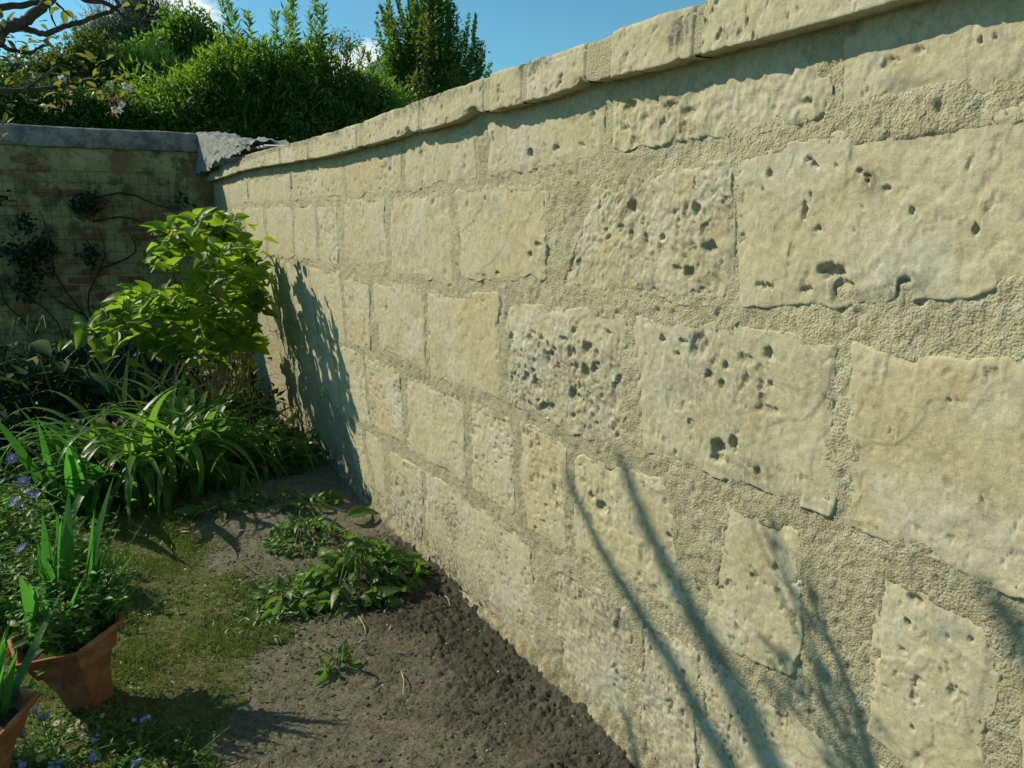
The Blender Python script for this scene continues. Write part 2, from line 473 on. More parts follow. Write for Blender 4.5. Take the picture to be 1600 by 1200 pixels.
# ================================================================== STONE WALL
wall = thing('stone_wall', (D0, 3.5, 0), 'long pale limestone block wall with rough mortar joints, on the right', 'wall')
def W4(*p): return [on_wall(*q) for q in p]
# (top-left, top-right, bottom-right, bottom-left) read in the photograph, style, tint
ST = [
 # course under the coping
 ((348,292),(386,284),(388,316),(362,322),'m',.2), ((390,284),(454,268),(455,312),(392,318),'m',.3), ((458,268),(534,246),(536,305),(459,312),'p',.4),
 ((541,244),(626,222),(628,300),(543,306),'p',.8), ((633,220),(742,188),(744,280),(634,296),'s',.2), ((762,182),(944,128),(948,246),(764,276),'m',.3),
 ((960,124),(1284,32),(1288,186),(962,232),'r',.3), ((1306,28),(1900,-150),(1900,62),(1306,178),'m',.5), ((1940,-160),(2900,-420),(2900,-140),(1940,50),'m',.3),
 # second course
 ((352,330),(376,324),(384,398),(368,398),'s',.3), ((380,324),(412,322),(418,402),(390,400),'s',.6), ((416,322),(456,320),(461,402),(421,402),'s',.1), ((459,320),(492,319),(496,412),(463,404),'m',.4), ((495,319),(526,317),(529,418),(499,414),'p',.1),
 ((537,314),(601,308),(604,412),(541,412),'m',.6), ((612,308),(704,300),(708,440),(614,424),'s',.5), ((714,294),(857,290),(852,438),(722,434),'s',.7),
 ((932,286),(1142,246),(1142,474),(872,452),'r',.4), ((1152,238),(1700,158),(1720,440),(1160,474),'b',.5), ((1760,150),(2500,40),(2540,420),(1780,440),'s',.3), ((2580,30),(3300,-60),(3300,420),(2590,420),'m',.3),
 # third course
 ((395,408),(420,408),(440,496),(415,490),'m',.2), ((424,408),(443,409),(464,505),(444,498),'s',.2), ((446,409),(480,420),(494,520),(468,508),'s',.1), ((483,421),(532,428),(540,540),(500,524),'m',.5), ((537,430),(577,440),(580,546),(542,538),'p',.95),
 ((582,444),(660,452),(664,576),(592,544),'s',.4), ((668,457),(780,462),(782,624),(670,588),'s',.95), ((792,480),(978,489),(976,700),(796,630),'q',.1),
 ((988,492),(1304,532),(1296,800),(1000,706),'d',.15), ((1340,536),(1720,600),(1720,980),(1326,812),'s',.85), ((1770,610),(2500,740),(2500,1330),(1770,1000),'s',.4),
 # fourth course
 ((452,512),(470,512),(492,590),(474,580),'m',.3), ((474,512),(488,516),(514,610),(496,596),'m',.2), ((490,520),(512,530),(534,640),(518,630),'m',.3), ((516,534),(566,552),(578,668),(538,650),'p',.4), ((570,554),(625,582),(630,690),(582,670),'p',.9), ((635,586),(724,622),(728,752),(640,704),'m',.4),
 ((735,636),(803,656),(804,796),(740,764),'p',.3), ((815,660),(884,698),(886,868),(820,826),'p',.85), ((900,706),(1042,756),(1078,974),(900,866),'k',.7),
 ((1134,786),(1252,832),(1240,1056),(1098,990),'m',.75), ((1370,884),(1550,976),(1530,1300),(1352,1142),'m',.5), ((1590,990),(2100,1230),(2100,1700),(1580,1310),'m',.4), ((2200,1260),(3000,1600),(3000,2400),(2200,1750),'m',.4),
 # fifth course
 ((538,660),(564,672),(590,800),(566,776),'p',.3), ((568,674),(598,694),(604,806),(594,802),'p',.4), ((608,706),(658,730),(664,870),(610,812),'q',.5), ((666,738),(826,846),(846,1030),(668,890),'f',.1),
 ((868,882),(982,952),(984,1150),(876,1050),'r',.1), ((998,962),(1086,1018),(1090,1270),(1002,1180),'r',.1), ((1094,1022),(1312,1162),(1330,1480),(1100,1290),'f',.3), ((1360,1180),(1800,1500),(1800,1900),(1360,1500),'m',.3),
]
RECT = []
for s in ST:
    q = W4(*s[:4]); RECT.append(q)
def notedpit(px, py, w, h, ang, dep):
    y, z = on_wall(px, py); y2, _ = on_wall(px + w, py); _, z2 = on_wall(px, py + h)
    return (y, z, abs(y - y2), abs(z - z2), ang, dep)
NP = [notedpit(*a) for a in (
 (1205,272,5,7,.6,.012),(1193,293,3,5,0,.010),(1263,249,8,4,.2,.010),(1275,257,7,6,0,.013),(1306,261,5,3,0,.010),(1346,263,6,5,0,.012),(1357,275,7,5,.3,.012),(1357,285,5,6,0,.012),(1388,296,8,6,0,.012),
 (1258,328,6,16,.3,.014),(1271,306,3,9,.5,.006),(1349,322,6,5,0,.008),(1428,330,5,8,0,.012),(1525,360,8,10,0,.010),(1278,361,4,5,0,.011),(1337,359,3,3,0,.01),(1160,372,8,6,0,.012),(1232,413,5,4,0,.006),
 (1300,425,30,14,-.1,.026),(1318,450,20,20,0,.016),(1415,455,14,30,.7,.026),(1400,478,16,10,.2,.018),(1197,446,18,5,-.1,.010),(1262,452,8,8,0,.010),
 (1123,698,13,16,-.2,.026),(1148,692,7,14,.2,.024),(1122,716,12,9,0,.024),(1092,540,18,26,0,.014),(1068,533,8,5,0,.010),(1035,528,5,6,0,.013),(1058,552,8,4,0,.010),(1202,553,10,14,0,.014),(1166,562,16,10,0,.009),(1134,572,6,9,0,.011),(1110,585,8,10,0,.012),(1130,600,7,9,0,.011),(1200,640,26,10,0,.008),(1186,736,9,8,0,.010),(1190,605,6,9,0,.01),(1205,600,6,9,0,.01),
 (941,792,10,12,.7,.018),(950,728,6,9,0,.012),(1045,838,7,8,0,.014),(1058,845,5,5,0,.01),(926,775,7,3,0,.008),(1062,944,4,6,0,.008),(1054,934,3,4,0,.008),
 (798,524,6,6,0,.016),(852,640,10,14,0,.018),(918,545,10,14,0,.018),(915,580,6,14,0,.018),(896,620,9,11,0,.016),(840,600,9,12,0,.016),(897,516,3,7,0,.013),(951,520,5,5,0,.012),(882,530,8,5,0,.014),(828,530,6,8,0,.012),(860,560,10,14,.2,.014),
 (988,322,9,14,0,.014),(1088,327,9,12,0,.014),(1035,370,4,6,0,.012),(952,370,6,6,0,.012),(1110,386,12,10,0,.018),(1078,425,8,12,0,.014),(1086,458,8,6,0,.012),(970,356,5,5,0,.01),(1060,420,7,8,0,.01),
 (829,240,5,9,.1,.013),(870,230,6,6,0,.012),(909,225,6,5,0,.012),(842,383,7,6,0,.014),(829,397,4,7,0,.013),(852,320,3,7,0,.013),(777,427,4,4,0,.013),(758,432,5,4,0,.01),(758,310,2,5,0,.01),
 (1214,192,9,7,.6,.016),(1262,158,14,7,0,.010),(1375,153,13,6,0,.008),(1351,148,3,5,0,.01),(1437,80,12,6,.4,.008),(1533,62,3,6,0,.012),(1555,59,5,6,0,.012),(1400,91,12,4,.1,.006),
 (985,165,12,12,.2,.014),(1045,165,16,8,.2,.012),(1075,175,14,9,0,.012),(978,200,8,5,0,.010),(925,180,6,9,.3,.012),
 (1430,938,18,9,0,.014),(1418,972,8,8,0,.014),(1394,905,8,8,.3,.010),(1480,993,5,3,0,.012),(1516,1002,4,6,0,.012),(1408,1016,9,5,0,.007),(1433,1070,3,3,0,.01),(1505,1085,12,4,0,.006),(1218,1120,7,5,0,.014),(1198,1130,4,3,0,.01),(1430,1138,4,4,0,.01),
 (1221,950,6,6,0,.006),(1212,885,6,9,0,.006),(1391,672,4,4,0,.004),(1484,625,4,4,0,.006),(1497,625,3,3,0,.006),(1535,785,5,5,0,.006),(1392,890,8,6,0,.01))]
GRIME = [notedpit(*a) for a in ((1320,470,30,20,0,1),(1410,465,25,30,.4,1),(1460,600,6,6,0,0),(1332,738,12,30,0,.6),(1180,735,25,18,0,.7),(1270,580,20,40,0,.35),(1020,60,10,24,0,0),(1100,600,60,60,0,.4),(1360,283,14,16,0,.8),(960,440,40,30,0,.2),(1180,900,20,80,0,.35),(1010,1080,30,50,0,.5),(930,960,50,50,0,.5),(1460,706,40,20,0,.25),(1540,790,14,24,0,.5),(700,880,30,60,0,.35))]
def noted(y, z):
    out = np.zeros_like(y); msk = np.zeros_like(y)
    wy = y + fbm(y * 75, z * 75, 91, 4, .7) * .010; wz = z + fbm(y * 75, z * 75, 92, 4, .7) * .010
    y0, y1, z0, z1 = y.min() - .1, y.max() + .1, z.min() - .1, z.max() + .1
    for (cy, cz, ry, rz, an, dep) in NP:
        if not (y0 < cy < y1 and z0 < cz < z1): continue
        ry, rz = ry * .85, rz * .85
        du = -(wy - cy) / ry; dv = (wz - cz) / rz
        a = du * math.cos(an) + dv * math.sin(an); b = -du * math.sin(an) + dv * math.cos(an)
        p = 1 - smooth(.55, 1.15, np.sqrt(a * a + b * b))
        out = np.maximum(out, p * dep); msk = np.maximum(msk, p)
    return out, msk
def grime_shade(y, z):
    out = np.zeros_like(y)
    for (cy, cz, ry, rz, an, dep) in GRIME:
        du = -(y - cy) / (ry * 1.6); dv = (z - cz) / (rz * 1.6)
        out = np.maximum(out, np.exp(-(du * du + dv * dv)) * dep)
    return out
def mortar_h(y, z):
    h = fbm(y * 9, z * 9, 101, 3) * .0036 + fbm(y * 60, z * 60, 102, 3, .6) * .0034 + fbm(y * 150, z * 150, 103, 2) * .0018
    h = h + .0016 * (smooth(-.02, .02, fbm(y * 7, z * 9, 111, 3)) - .5) + .0012 * (smooth(-.02, .02, fbm(y * 13, z * 11, 112, 3)) - .5)
    h = h - .0004 - pits(y, z, .022, .35, 107, .15, .5) * .009
    h = h + .030 * smooth(.09, .0, z + fbm(y * 11, y * 3, 104, 3) * .035)     # rough toe at the foot of the wall
    return h
STY = {  # density, cell, depth scale, roughness amp, proud
 's': (.10, .022, .009, .0006, .0030), 'b': (.05, .030, .008, .0007, .0034), 'm': (.15, .017, .010, .0011, .0018), 'p': (.34, .017, .014, .0013, .0020),
 'q': (.25, .019, .017, .0020, .0030), 'r': (.20, .020, .012, .0026, .0010), 'd': (.10, .020, .010, .0010, .0032), 'k': (.18, .018, .010, .0014, .0026), 'f': (.30, .011, .011, .0009, .0016)}
def stone(quad, style, tintv, k):
    den, cell, dsc, ra, proud = STY[style]
    (a, b, c, d) = [np.array(p) for p in quad]
    cen = (a + b + c + d) / 4; g_ = .010
    a, b, c, d = [p + g_ * np.sign(p - cen) for p in (a, b, c, d)]
    Wd = (np.linalg.norm(a - b) + np.linalg.norm(d - c)) / 2 ; Hd = (np.linalg.norm(a - d) + np.linalg.norm(b - c)) / 2
    ym = max(.5, min(a[0], b[0], c[0], d[0]))
    ry = .0030 * max(ym, .8) ; rz = .0040 * max(1, ym / 1.9) ** .7
    if max(b[0], c[0]) < .35: ry = rz = .02
    n = int(max(16, Wd / ry)); m = int(max(16, Hd / rz))
    s, t = np.meshgrid(np.linspace(0, 1, n), np.linspace(0, 1, m), indexing='ij')
    P = (a[None, None] * ((1 - s) * (1 - t))[..., None] + b[None, None] * (s * (1 - t))[..., None] + c[None, None] * (s * t)[..., None] + d[None, None] * ((1 - s) * t)[..., None])
    y = P[..., 0] + fbm(P[..., 0] * 8, P[..., 1] * 8, 201, 3) * .022
    z = P[..., 1] + fbm(P[..., 0] * 8, P[..., 1] * 8, 202, 3) * .022
    ex = np.minimum(s, 1 - s) * Wd; ez = np.minimum(t, 1 - t) * Hd
    rc = .012 + .03 * (_hash(np.array([k]), np.array([3]), 5)[0])
    de = np.where((ex < rc) & (ez < rc), rc - np.sqrt((rc - np.minimum(ex, rc)) ** 2 + (rc - np.minimum(ez, rc)) ** 2), np.minimum(ex, ez))
    de = de + fbm(y * 38, z * 38, 203, 4, .6) * .006 + fbm(y * 9, z * 9, 207, 2) * .010
    tilt = (s - .5) * (_hash(np.array([k]), np.array([1]), 9)[0] - .5) * .006 + (t - .5) * (_hash(np.array([k]), np.array([2]), 9)[0] - .5) * .006
    h = proud * .7 + tilt + fbm(y * 5, z * 5, 204 + k, 2) * .0018 + fbm(y * 40, z * 40, 205, 3, .55) * ra + fbm(y * 130, z * 130, 206, 2) * ra * .5
    if style in 'rqk':
        h = h + (np.abs(fbm(y * 22, z * 22, 208 + k, 4, .6)) - .2) * ra * 2.4
    if style in 'sbmdk':   # drag marks of the tool
        an = fbm(y * 2.1, z * 2.1, 300 + k, 1) * 3
        ph = (y * np.cos(an) + z * np.sin(an)) * 700 + fbm(y * 20, z * 20, 301, 2) * 4
        h = h + np.sin(ph) * .0003 * smooth(.1, .5, fbm(y * 6, z * 6, 302 + k, 2))
    cl_ = .5 + .5 * fbm(y * 7, z * 7, 210 + k, 3)
    if style == 'q': cl_ = cl_ * .6 + .55 * smooth(.15, .55, t)
    pr = den * smooth(.30, .78, cl_) * 1.6
    p1 = pits(y, z, cell, pr, 220 + k * 7, .14, .55); p2 = pits(y, z, cell * .42, pr * .8, 221 + k * 7, .18, .5)
    p3 = pits(y, z, cell * 2.6, pr * .4, 223 + k * 7, .10, .36) if style in 'qrp' else 0 * y
    h = h - p1 * dsc * 1.0 - p2 * dsc * .45 - p3 * dsc * 1.2
    chip = smooth(.36, .60, fbm(y * 11, z * 11, 230 + k, 3)) * (.9 if style in 'rqpk' else .35)
    h = h - chip * (.0050 + .003 * fbm(y * 60, z * 60, 233, 3))
    nd, nm = noted(y, z)
    h = h - nd * .75 * (1 + .4 * fbm(y * 90, z * 90, 234, 2))
    for q_, (fa, fb_, am) in enumerate(((5, 7, .0016), (9, 8, .0013), (16, 13, .0009))):
        h = h + am * (smooth(-.018, .018, fbm(y * fa + k, z * fb_, 250 + q_, 3)) - .5)
    an_ = _hash(np.array([k]), np.array([7]), 3)[0] * 1.6 - .3
    ca_, sa_ = math.cos(an_), math.sin(an_); uu = y * ca_ + z * sa_; vv = -y * sa_ + z * ca_
    ck = pits(uu, vv, .034, .28 * smooth(-.1, .4, fbm(y * 4, z * 4, 256 + k, 2)) + (.15 if style in 'rqpk' else .05), 257 + k, .2, .5, .38, 1.6)
    h = h - ck * .0042
    cr1 = np.abs(fbm(y * 3.1, z * 3.1, 240 + k, 3)); h = h - (1 - smooth(0, .012, cr1)) * smooth(.15, .5, fbm(y * 5, z * 5, 260 + k, 2)) * .0016
    rim = 1 - smooth(0, .006, de)
    h = h - rim * .016 - (1 - smooth(0, .04, de)) * (.0022 + .0045 * fbm(y * 26, z * 26, 241, 3))
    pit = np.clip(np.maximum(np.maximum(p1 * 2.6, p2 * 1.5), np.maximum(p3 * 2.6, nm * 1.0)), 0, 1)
    V = np.stack([D0 - h, y, z], -1).reshape(-1, 3)
    gr = np.clip(grime_shade(y, z) + .35 * smooth(.45, .75, cl_) * (style in 'rqf') + .5 * smooth(.22, .02, z), 0, 1)
    nm_ = (np.full(y.size, tintv))
    part('stone_block', V, grid_faces(n, m), STONE, wall, {'tint': nm_, 'pit': pit.ravel(), 'grime_shade': gr.ravel(), 'edge': (1 - smooth(0, .035, de)).ravel()})
for k, s in enumerate(ST): stone(RECT[k], s[4], s[5], k)

# mortar sheet behind and between the stones
yy = [.30]
while yy[-1] < YB + .02: yy.append(yy[-1] * 1.0032 if yy[-1] > .9 else yy[-1] + .0034)
yy = np.concatenate([np.arange(-1.2, .30, .02), yy]); zz = np.arange(-.05, 1.93, .0048)
Yg, Zg = np.meshgrid(yy, zz, indexing='ij')
h = mortar_h(Yg, Zg)
ins = np.full(Yg.shape, -1.0)
for q in RECT:
    (a, b, c, d) = q
    dm = np.full(Yg.shape, 9.0)
    for (p0, p1) in ((a, b), (b, c), (c, d), (d, a)):
        ex, ez = p1[0] - p0[0], p1[1] - p0[1]; L = math.hypot(ex, ez)
        dm = np.minimum(dm, -((Yg - p0[0]) * -ez + (Zg - p0[1]) * ex) / L * -1)
    ins = np.maximum(ins, dm)
    dm2 = -dm
    ins = np.maximum(ins, np.where(dm.max() > 0, dm, dm))
F = grid_faces(len(yy), len(zz)); iv = ins.ravel()[F].min(1)
F = F[iv < .035]
h = h - .012 * smooth(.012, .03, ins)
use = np.zeros(Yg.size, bool); use[F.ravel()] = True
re = np.cumsum(use) - 1
V = np.stack([D0 - h, Yg, Zg], -1).reshape(-1, 3)[use]
print('mortar verts', len(V), 'inside frac', (ins > .035).mean())
gr = np.clip(.9 * smooth(.16, .02, Zg) + .28 * smooth(1.3, .8, Zg + .25 * fbm(Yg * 2, Zg * 3, 109, 2)), 0, 1).ravel()[use]  # grime at the foot, plus relief shade painted into the lower joints
part('mortar', V, re[F], MORTAR, wall, {'grime_shade': gr})
mb = MB(); mb.box((D0 + .045, -1.2, -.05), (D0 + .32, YB + .25, 1.86)); mb.build('wall_core', MORTAR, wall)

# coping
OV = .053; ZB, ZT = 1.850, 1.962
CH = [(on_wall(655, 200)[0], .035, .020), (on_wall(757, 178)[0], .065, .034), (on_wall(932, 128)[0], .04, .020), (on_wall(1088, 80)[0], .012, .008), (on_wall(372, 270)[0], .05, .012)]
def cop_profile(inset, n):
    f = D0 - OV + inset; zb = ZB + inset; zt = ZT - inset
    P = [(D0 + .03, zb + .004), (D0 - .01, zb + .002), (f + .008, zb), (f + .0015, zb + .0004), (f + .0002, zb + .002)]
    for k in range(1, n): P.append((f + .004 * k / n, zb + .002 + (zt - .008 - zb) * k / n))
    P += [(f + .0045, zt - .002), (f + .009, zt), (f + .05, zt + .008), (D0 + .12, zt + .022), (D0 + .34, zt + .02), (D0 + .35, zt - .02), (D0 + .35, zb)]
    return np.array(P)
def coping(y0, y1, inset, name, mat, tintv=.3, dark=0, k=0, parent=wall):
    pr = cop_profile(inset, 26)
    # densify the upper edge and front
    n = int(max(8, (y0 - y1) / (.0030 * max(.6, y1)) )) if y1 > .3 else int((y0 - y1) / .01)
    yv = np.linspace(y0, y1, n)
    Yc = np.repeat(yv[:, None], len(pr), 1); Xc = np.repeat(pr[None, :, 0], n, 0).copy(); Zc = np.repeat(pr[None, :, 1], n, 0).copy()
    idx = np.arange(len(pr))[None, :]
    front = (idx >= 2) & (idx <= 32)
    low = np.exp(-((Zc - ZB) / .022) ** 2) * (idx >= 1) * (idx < 33)
    up = np.exp(-((Zc - ZT) / .03) ** 2) * (idx > 20)
    e = 1 - smooth(0, .012, np.minimum(y0 - Yc, Yc - y1)) if inset == 0 else 0 * Yc
    dn = fbm(Yc * 30, Zc * 30, 401, 3, .6) * .002 + fbm(Yc * 7, Zc * 7, 402, 2) * .0012 + fbm(Yc * 120, Zc * 120, 404, 2) * .0007
    prob = .12 + .35 * (.5 + .5 * fbm(Yc * 5, Zc * 5, 410 + k, 2))
    p1 = pits(Yc, Zc, .024, prob, 411, .12, .45) if inset == 0 else 0 * Yc
    p2 = pits(Yc, Zc, .055, prob * .45, 412, .12, .40) if inset == 0 else 0 * Yc
    ins_ = p1 * .012 + p2 * .014 - dn + e * .007
    Xc = Xc + np.where(front, ins_, 0)
    Zc = Zc - np.where(idx >= 27, ins_ * .5 - (fbm(Yc * 9, Xc * 9, 420, 3) * .006 + fbm(Yc * 2.2, 0 * Yc, 421, 2) * .003), 0) * (idx < 38)
    rag = smooth(.05, .55, fbm(Yc * 16, 0 * Yc, 430, 3, .6))
    ch = rag * .005
    for (c, w, hh) in CH: ch = ch + .8 * hh * np.exp(-np.abs((Yc - c) / w) ** 1.5)
    Zc = Zc + low * ch; Xc = Xc + low * ch * .5
    Zc = Zc + .062 * smooth(3.8, 6.6, Yc)
    V = np.stack([Xc, Yc, Zc], -1).reshape(-1, 3)
    F = grid_faces(n, len(pr))
    pit = np.clip(p1 * 2.5 + p2 * 2.5, 0, 1)
    gr = np.clip(up * 1.0 * smooth(-.3, .25, fbm(Yc * 6, Zc * 6, 440, 3)) + smooth(ZT + .0, ZT + .012, Zc) * .6 + dark * smooth(.1, .5, fbm(Yc * 8, Zc * 12, 441, 3)), 0, 1)
    # close the ends
    m = len(pr); cv = V.reshape(n, m, 3)
    extra = [];  base = len(V)
    caps = []
    for ee, i in ((0, 0), (1, n - 1)):
        c0 = cv[i].mean(0); extra.append(c0); ci = base + len(extra) - 1
        for j in range(m - 1): caps.append((i * m + j, i * m + j + 1, ci, ci))
    V = np.concatenate([V, np.array(extra)])
    caps = np.array(caps)
    me_attr = {'tint': np.full(len(V), tintv), 'pit': np.append(pit.ravel(), [0, 0]), 'grime_shade': np.append(gr.ravel(), [0, 0])}
    # caps as thin quads: insert midpoints to avoid degenerate faces
    o = part(name, V, np.concatenate([F, caps[:, [0, 1, 2, 2]][:, :4]]) if False else F, mat, parent, me_attr)
    return o
def wy(px, py): return on_wall(px, py, D0 - OV)[0]
cj = [(YB, wy(368, 262)), (wy(374, 260), wy(437, 250)), (wy(439, 250), wy(480, 240)), (wy(483, 240), wy(556, 220)), (wy(566, 220), wy(654, 190)), (wy(657, 190), wy(754, 170)), (wy(762, 165), wy(814, 150)),
      (wy(819, 145), wy(914, 120)), (wy(950, 110), wy(1084, 70)), (wy(1091, 65), wy(1600, -60)), (wy(1620, -60), -.2), (-.22, -1.2)]
for k, (a, b) in enumerate(cj):
    coping(a, b, 0, 'coping_stone', STONE, [.3, .2, .5, .2, .4, .3, .6, .5, .2, .1, .4, .3][k], [.3, .5, .2, .3, .3, .2, 0, .1, 1, .1, .1, .1][k], k)
coping(YB, -1.2, .0045, 'coping_mortar', MORTAR)

# ================================================================== BACK WALL
bw = thing('back_wall', (-1, YB, 0), 'shaded old rendered wall with a grey coping band, at the far end', 'wall')
xv = np.arange(-4.2, D0 + .02, .011); zv = np.arange(-.05, 2.20, .011)
Xb, Zb = np.meshgrid(xv, zv, indexing='ij')
hb = fbm(Xb * 5, Zb * 5, 501, 4) * .012 + fbm(Xb * 30, Zb * 30, 502, 3) * .004 - .012 * smooth(.1, .3, fbm(Xb * 2.3, Zb * 2.3, 503, 3))
part('wall_face', np.stack([Xb, YB - hb, Zb], -1).reshape(-1, 3), grid_faces(len(xv), len(zv)), BACKW, bw, {'band': np.zeros(Xb.size)})
xv = np.arange(-4.2, D0 + .30, .012)
pr = np.array([(0, 2.185), (-.025, 2.19), (-.032, 2.20), (-.034, 2.23), (-.036, 2.26), (-.035, 2.29), (-.033, 2.32), (-.028, 2.345), (-.015, 2.362), (.02, 2.373), (.10, 2.38), (.26, 2.37), (.28, 2.18)])
Xb, J = np.meshgrid(xv, np.arange(len(pr)), indexing='ij')
Yb = YB + pr[J, 0] + fbm(Xb * 14, J * .5, 511, 3) * .006; Zb = pr[J, 1] + fbm(Xb * 2, 0 * Xb, 512, 3) * .012 + fbm(Xb * 14, J * .5, 513, 3) * .007
part('coping_band', np.stack([Xb, Yb, Zb], -1).reshape(-1, 3), grid_faces(len(xv), len(pr)), BACKW, bw, {'band': np.ones(Xb.size)})
mb = MB(); mb.box((-4.2, YB + .03, -.05), (D0 + .29, YB + .27, 2.17)); mb.build('wall_core', MORTAR, bw)

BRICK = simple('old_brick', (.27, .13, .07), (.16, .10, .06), 25, .95, .6, .006)
bb = MB(); bb.box((-.105, -.05, -.03), (.105, .05, .03))
bv = np.concatenate(bb.v); bme = mesh_np('brick', bv, np.concatenate(bb.f), BRICK, None, True)
for (px, py, nr, nc) in ((205, 345, 3, 3), (165, 425, 4, 3), (235, 320, 1, 2), (115, 300, 2, 2), (40, 470, 2, 2), (60, 250, 2, 1), (262, 395, 3, 1)):
    c_ = at(px, py, YB)
    for i in range(nr):
        for j in range(nc):
            if random.random() < .4: continue
            o = link('brick', bme, bw, (c_.x + (j - nc / 2) * .225 + .11 * (i % 2) - bw.location.x + random.uniform(-.01, .01), .050 - random.uniform(.010, .016), c_.z - i * .072 + random.uniform(-.004, .004)))
            o.rotation_euler = (random.uniform(-.03, .03), random.uniform(-.02, .02), random.uniform(-.03, .03)); o.scale = (random.uniform(.85, 1), 1, random.uniform(.85, 1))

# wire mesh fixed to the back wall
wm_ = thing('wire_mesh', (0, YB - .05, .3), 'square wire netting stretched over the shaded back wall', 'wire netting')
mb = MB()
for i in range(26):
    x = -1.3 + i * .085 ; xx = x + random.uniform(-.006, .006)
    mb.tube(spline([(xx, YB - .035 + random.uniform(-.01, .01), .2), (xx + random.uniform(-.012, .012), YB - .045, 1.0), (xx + random.uniform(-.012, .012), YB - .035, 1.98)], 5), .0022, 4)
for i in range(17):
    z = .3 + i * .105
    mb.tube(spline([(-1.3, YB - .04, z + random.uniform(-.01, .01)), (-.3, YB - .048, z + random.uniform(-.015, .015)), (.9, YB - .035, z + random.uniform(-.015, .015))], 5), .0022, 4)
mb.build('netting', WIRE, wm_)

# ------------------------------------------------------------------ leaf masses
def leaf_arr(C, A, N, L, Wd, fold=.25, bend=.0):
    """C centres(base), A axis, N normal (unit, any), L,W arrays -> verts, tris; six vertices a leaf, bent and folded"""
    A = A / np.linalg.norm(A, axis=1, keepdims=True)
    B = np.cross(N, A); B /= np.linalg.norm(B, axis=1, keepdims=True) + 1e-9
    N = np.cross(A, B)
    L = L[:, None]; Wd = Wd[:, None]
    base = C; tip = C + A * L - N * L * bend
    mid = C + A * L * .5
    l1 = C + A * L * .42 + B * Wd * .5 + N * Wd * fold
    r1 = C + A * L * .42 - B * Wd * .5 + N * Wd * fold
    V = np.stack([base, l1, tip, r1, mid], 1).reshape(-1, 3)
    n = len(C); o = (np.arange(n) * 5)[:, None]
    F = np.concatenate([o + np.array([[0, 4, 1]]), o + np.array([[1, 4, 2]]), o + np.array([[0, 3, 4]]), o + np.array([[3, 2, 4]])], 0)
    return V, F
def runit(n):
    v = RNG.normal(size=(n, 3)); return v / np.linalg.norm(v, axis=1, keepdims=True)
def mass(name, C, A, N, L, Wd, mat, parent, kind='stuff', fold=.25, bend=.1):
    V, F = leaf_arr(C, A, N, L, Wd, fold, bend)
    r = np.repeat(RNG.random(len(C)), 5)
    return part(name, V, F, mat, parent, {'rnd': r}, kind)
def blob_crown(blobs, ntw, per, lmin, lmax, asp, spread, up=.3, shell=.55):
    """twig clusters on and in ellipsoid blobs (cx,cy,cz,rx,ry,rz)"""
    B = np.array(blobs, float)
    w = B[:, 3] * B[:, 5]; w = w / w.sum()
    bi = RNG.choice(len(B), ntw, p=w)
    d = runit(ntw); r = shell + (1 - shell) * RNG.random(ntw) ** .6
    r *= 1 + .16 * np.sin(d[:, 0] * 7 + bi) + .12 * RNG.normal(size=ntw)
    T = B[bi, :3] + d * B[bi, 3:] * r[:, None]
    C = np.repeat(T, per, 0); D = np.repeat(d, per, 0)
    n = len(C)
    C = C + RNG.normal(size=(n, 3)) * spread
    A = runit(n) + D * .9 + np.array([0, 0, up])
    N = runit(n) + np.array([0, 0, .8])
    L = RNG.uniform(lmin, lmax, n)
    return C, A, N, L, L * asp
def shoots(lines, step, lmin, lmax, asp, whorl=4):
    """upright shoots set with leaves: lines of (p0,p1)"""
    C = []; A = []
    for p0, p1 in lines:
        p0 = Vector(p0); p1 = Vector(p1); n = max(3, int((p1 - p0).length / step)); ph = random.random() * 6
        for i in range(n):
            t = i / n; q = p0.lerp(p1, t)
            for k in range(whorl):
                a = ph + i * 2.4 + k * 6.283 / whorl
                C.append(q); A.append(Vector((math.cos(a), math.sin(a), .45 + .9 * t)))
    C = np.array([tuple(c) for c in C]); A = np.array([tuple(a) for a in A]); n = len(C)
    L = RNG.uniform(lmin, lmax, n)
    return C + RNG.normal(size=(n, 3)) * .01, A + RNG.normal(size=(n, 3)) * .25, runit(n) + np.array([0, 0, 1.2]), L, L * asp
def cat(*a): return [np.concatenate([x[i] for x in a]) for i in range(5)]
def B(px, py, Y, rpx, rpy, ry=None):
    """a blob at a photograph place and depth; radii in photograph pixels"""
    c = at(px, py, Y); s = Y / ray(px, py)[1] / FPX * 1.0
    k = Y * 1.02 / FPX / _cy
    return (c.x, c.y, c.z, rpx * k, (ry if ry else rpx * k * .7), rpy * k)
def tree(name, label, cat_, blobs, mat, tw, per, lmin, lmax, asp, spread, extra=None, trunk_r=.06, up=.3, shell=.5, group=None, limbs=6, crown='crown'):
    b = np.array(blobs); cx, cy = b[:, 0].mean(), b[:, 1].mean()
    t = thing(name, (cx, cy, -.05), label, cat_, group)
    arr = blob_crown(blobs, tw, per, lmin, lmax, asp, spread, up, shell)
    if extra: arr = cat(arr, *extra)
    mass(crown, *arr, mat, t, kind=None)
    m = MB(); ztop = b[:, 2].max()
    m.tube(spline([(cx, cy, -.05), (cx + .05, cy, ztop * .4), (cx - .04, cy + .03, ztop)], 4), list(np.linspace(trunk_r, trunk_r * .25, 9)), 7)
    m.build('trunk', BARK, t)
    for q in blobs[:limbs]:
        m = MB(); m.tube(spline([(cx, cy, ztop * .35), ((cx + q[0]) / 2, (cy + q[1]) / 2, (ztop * .35 + q[2]) / 2 + .1), (q[0], q[1], q[2] + q[5] * .7)], 4), list(np.linspace(trunk_r * .5, .006, 9)), 5)
        m.build('limb', BARK, t)
    return t

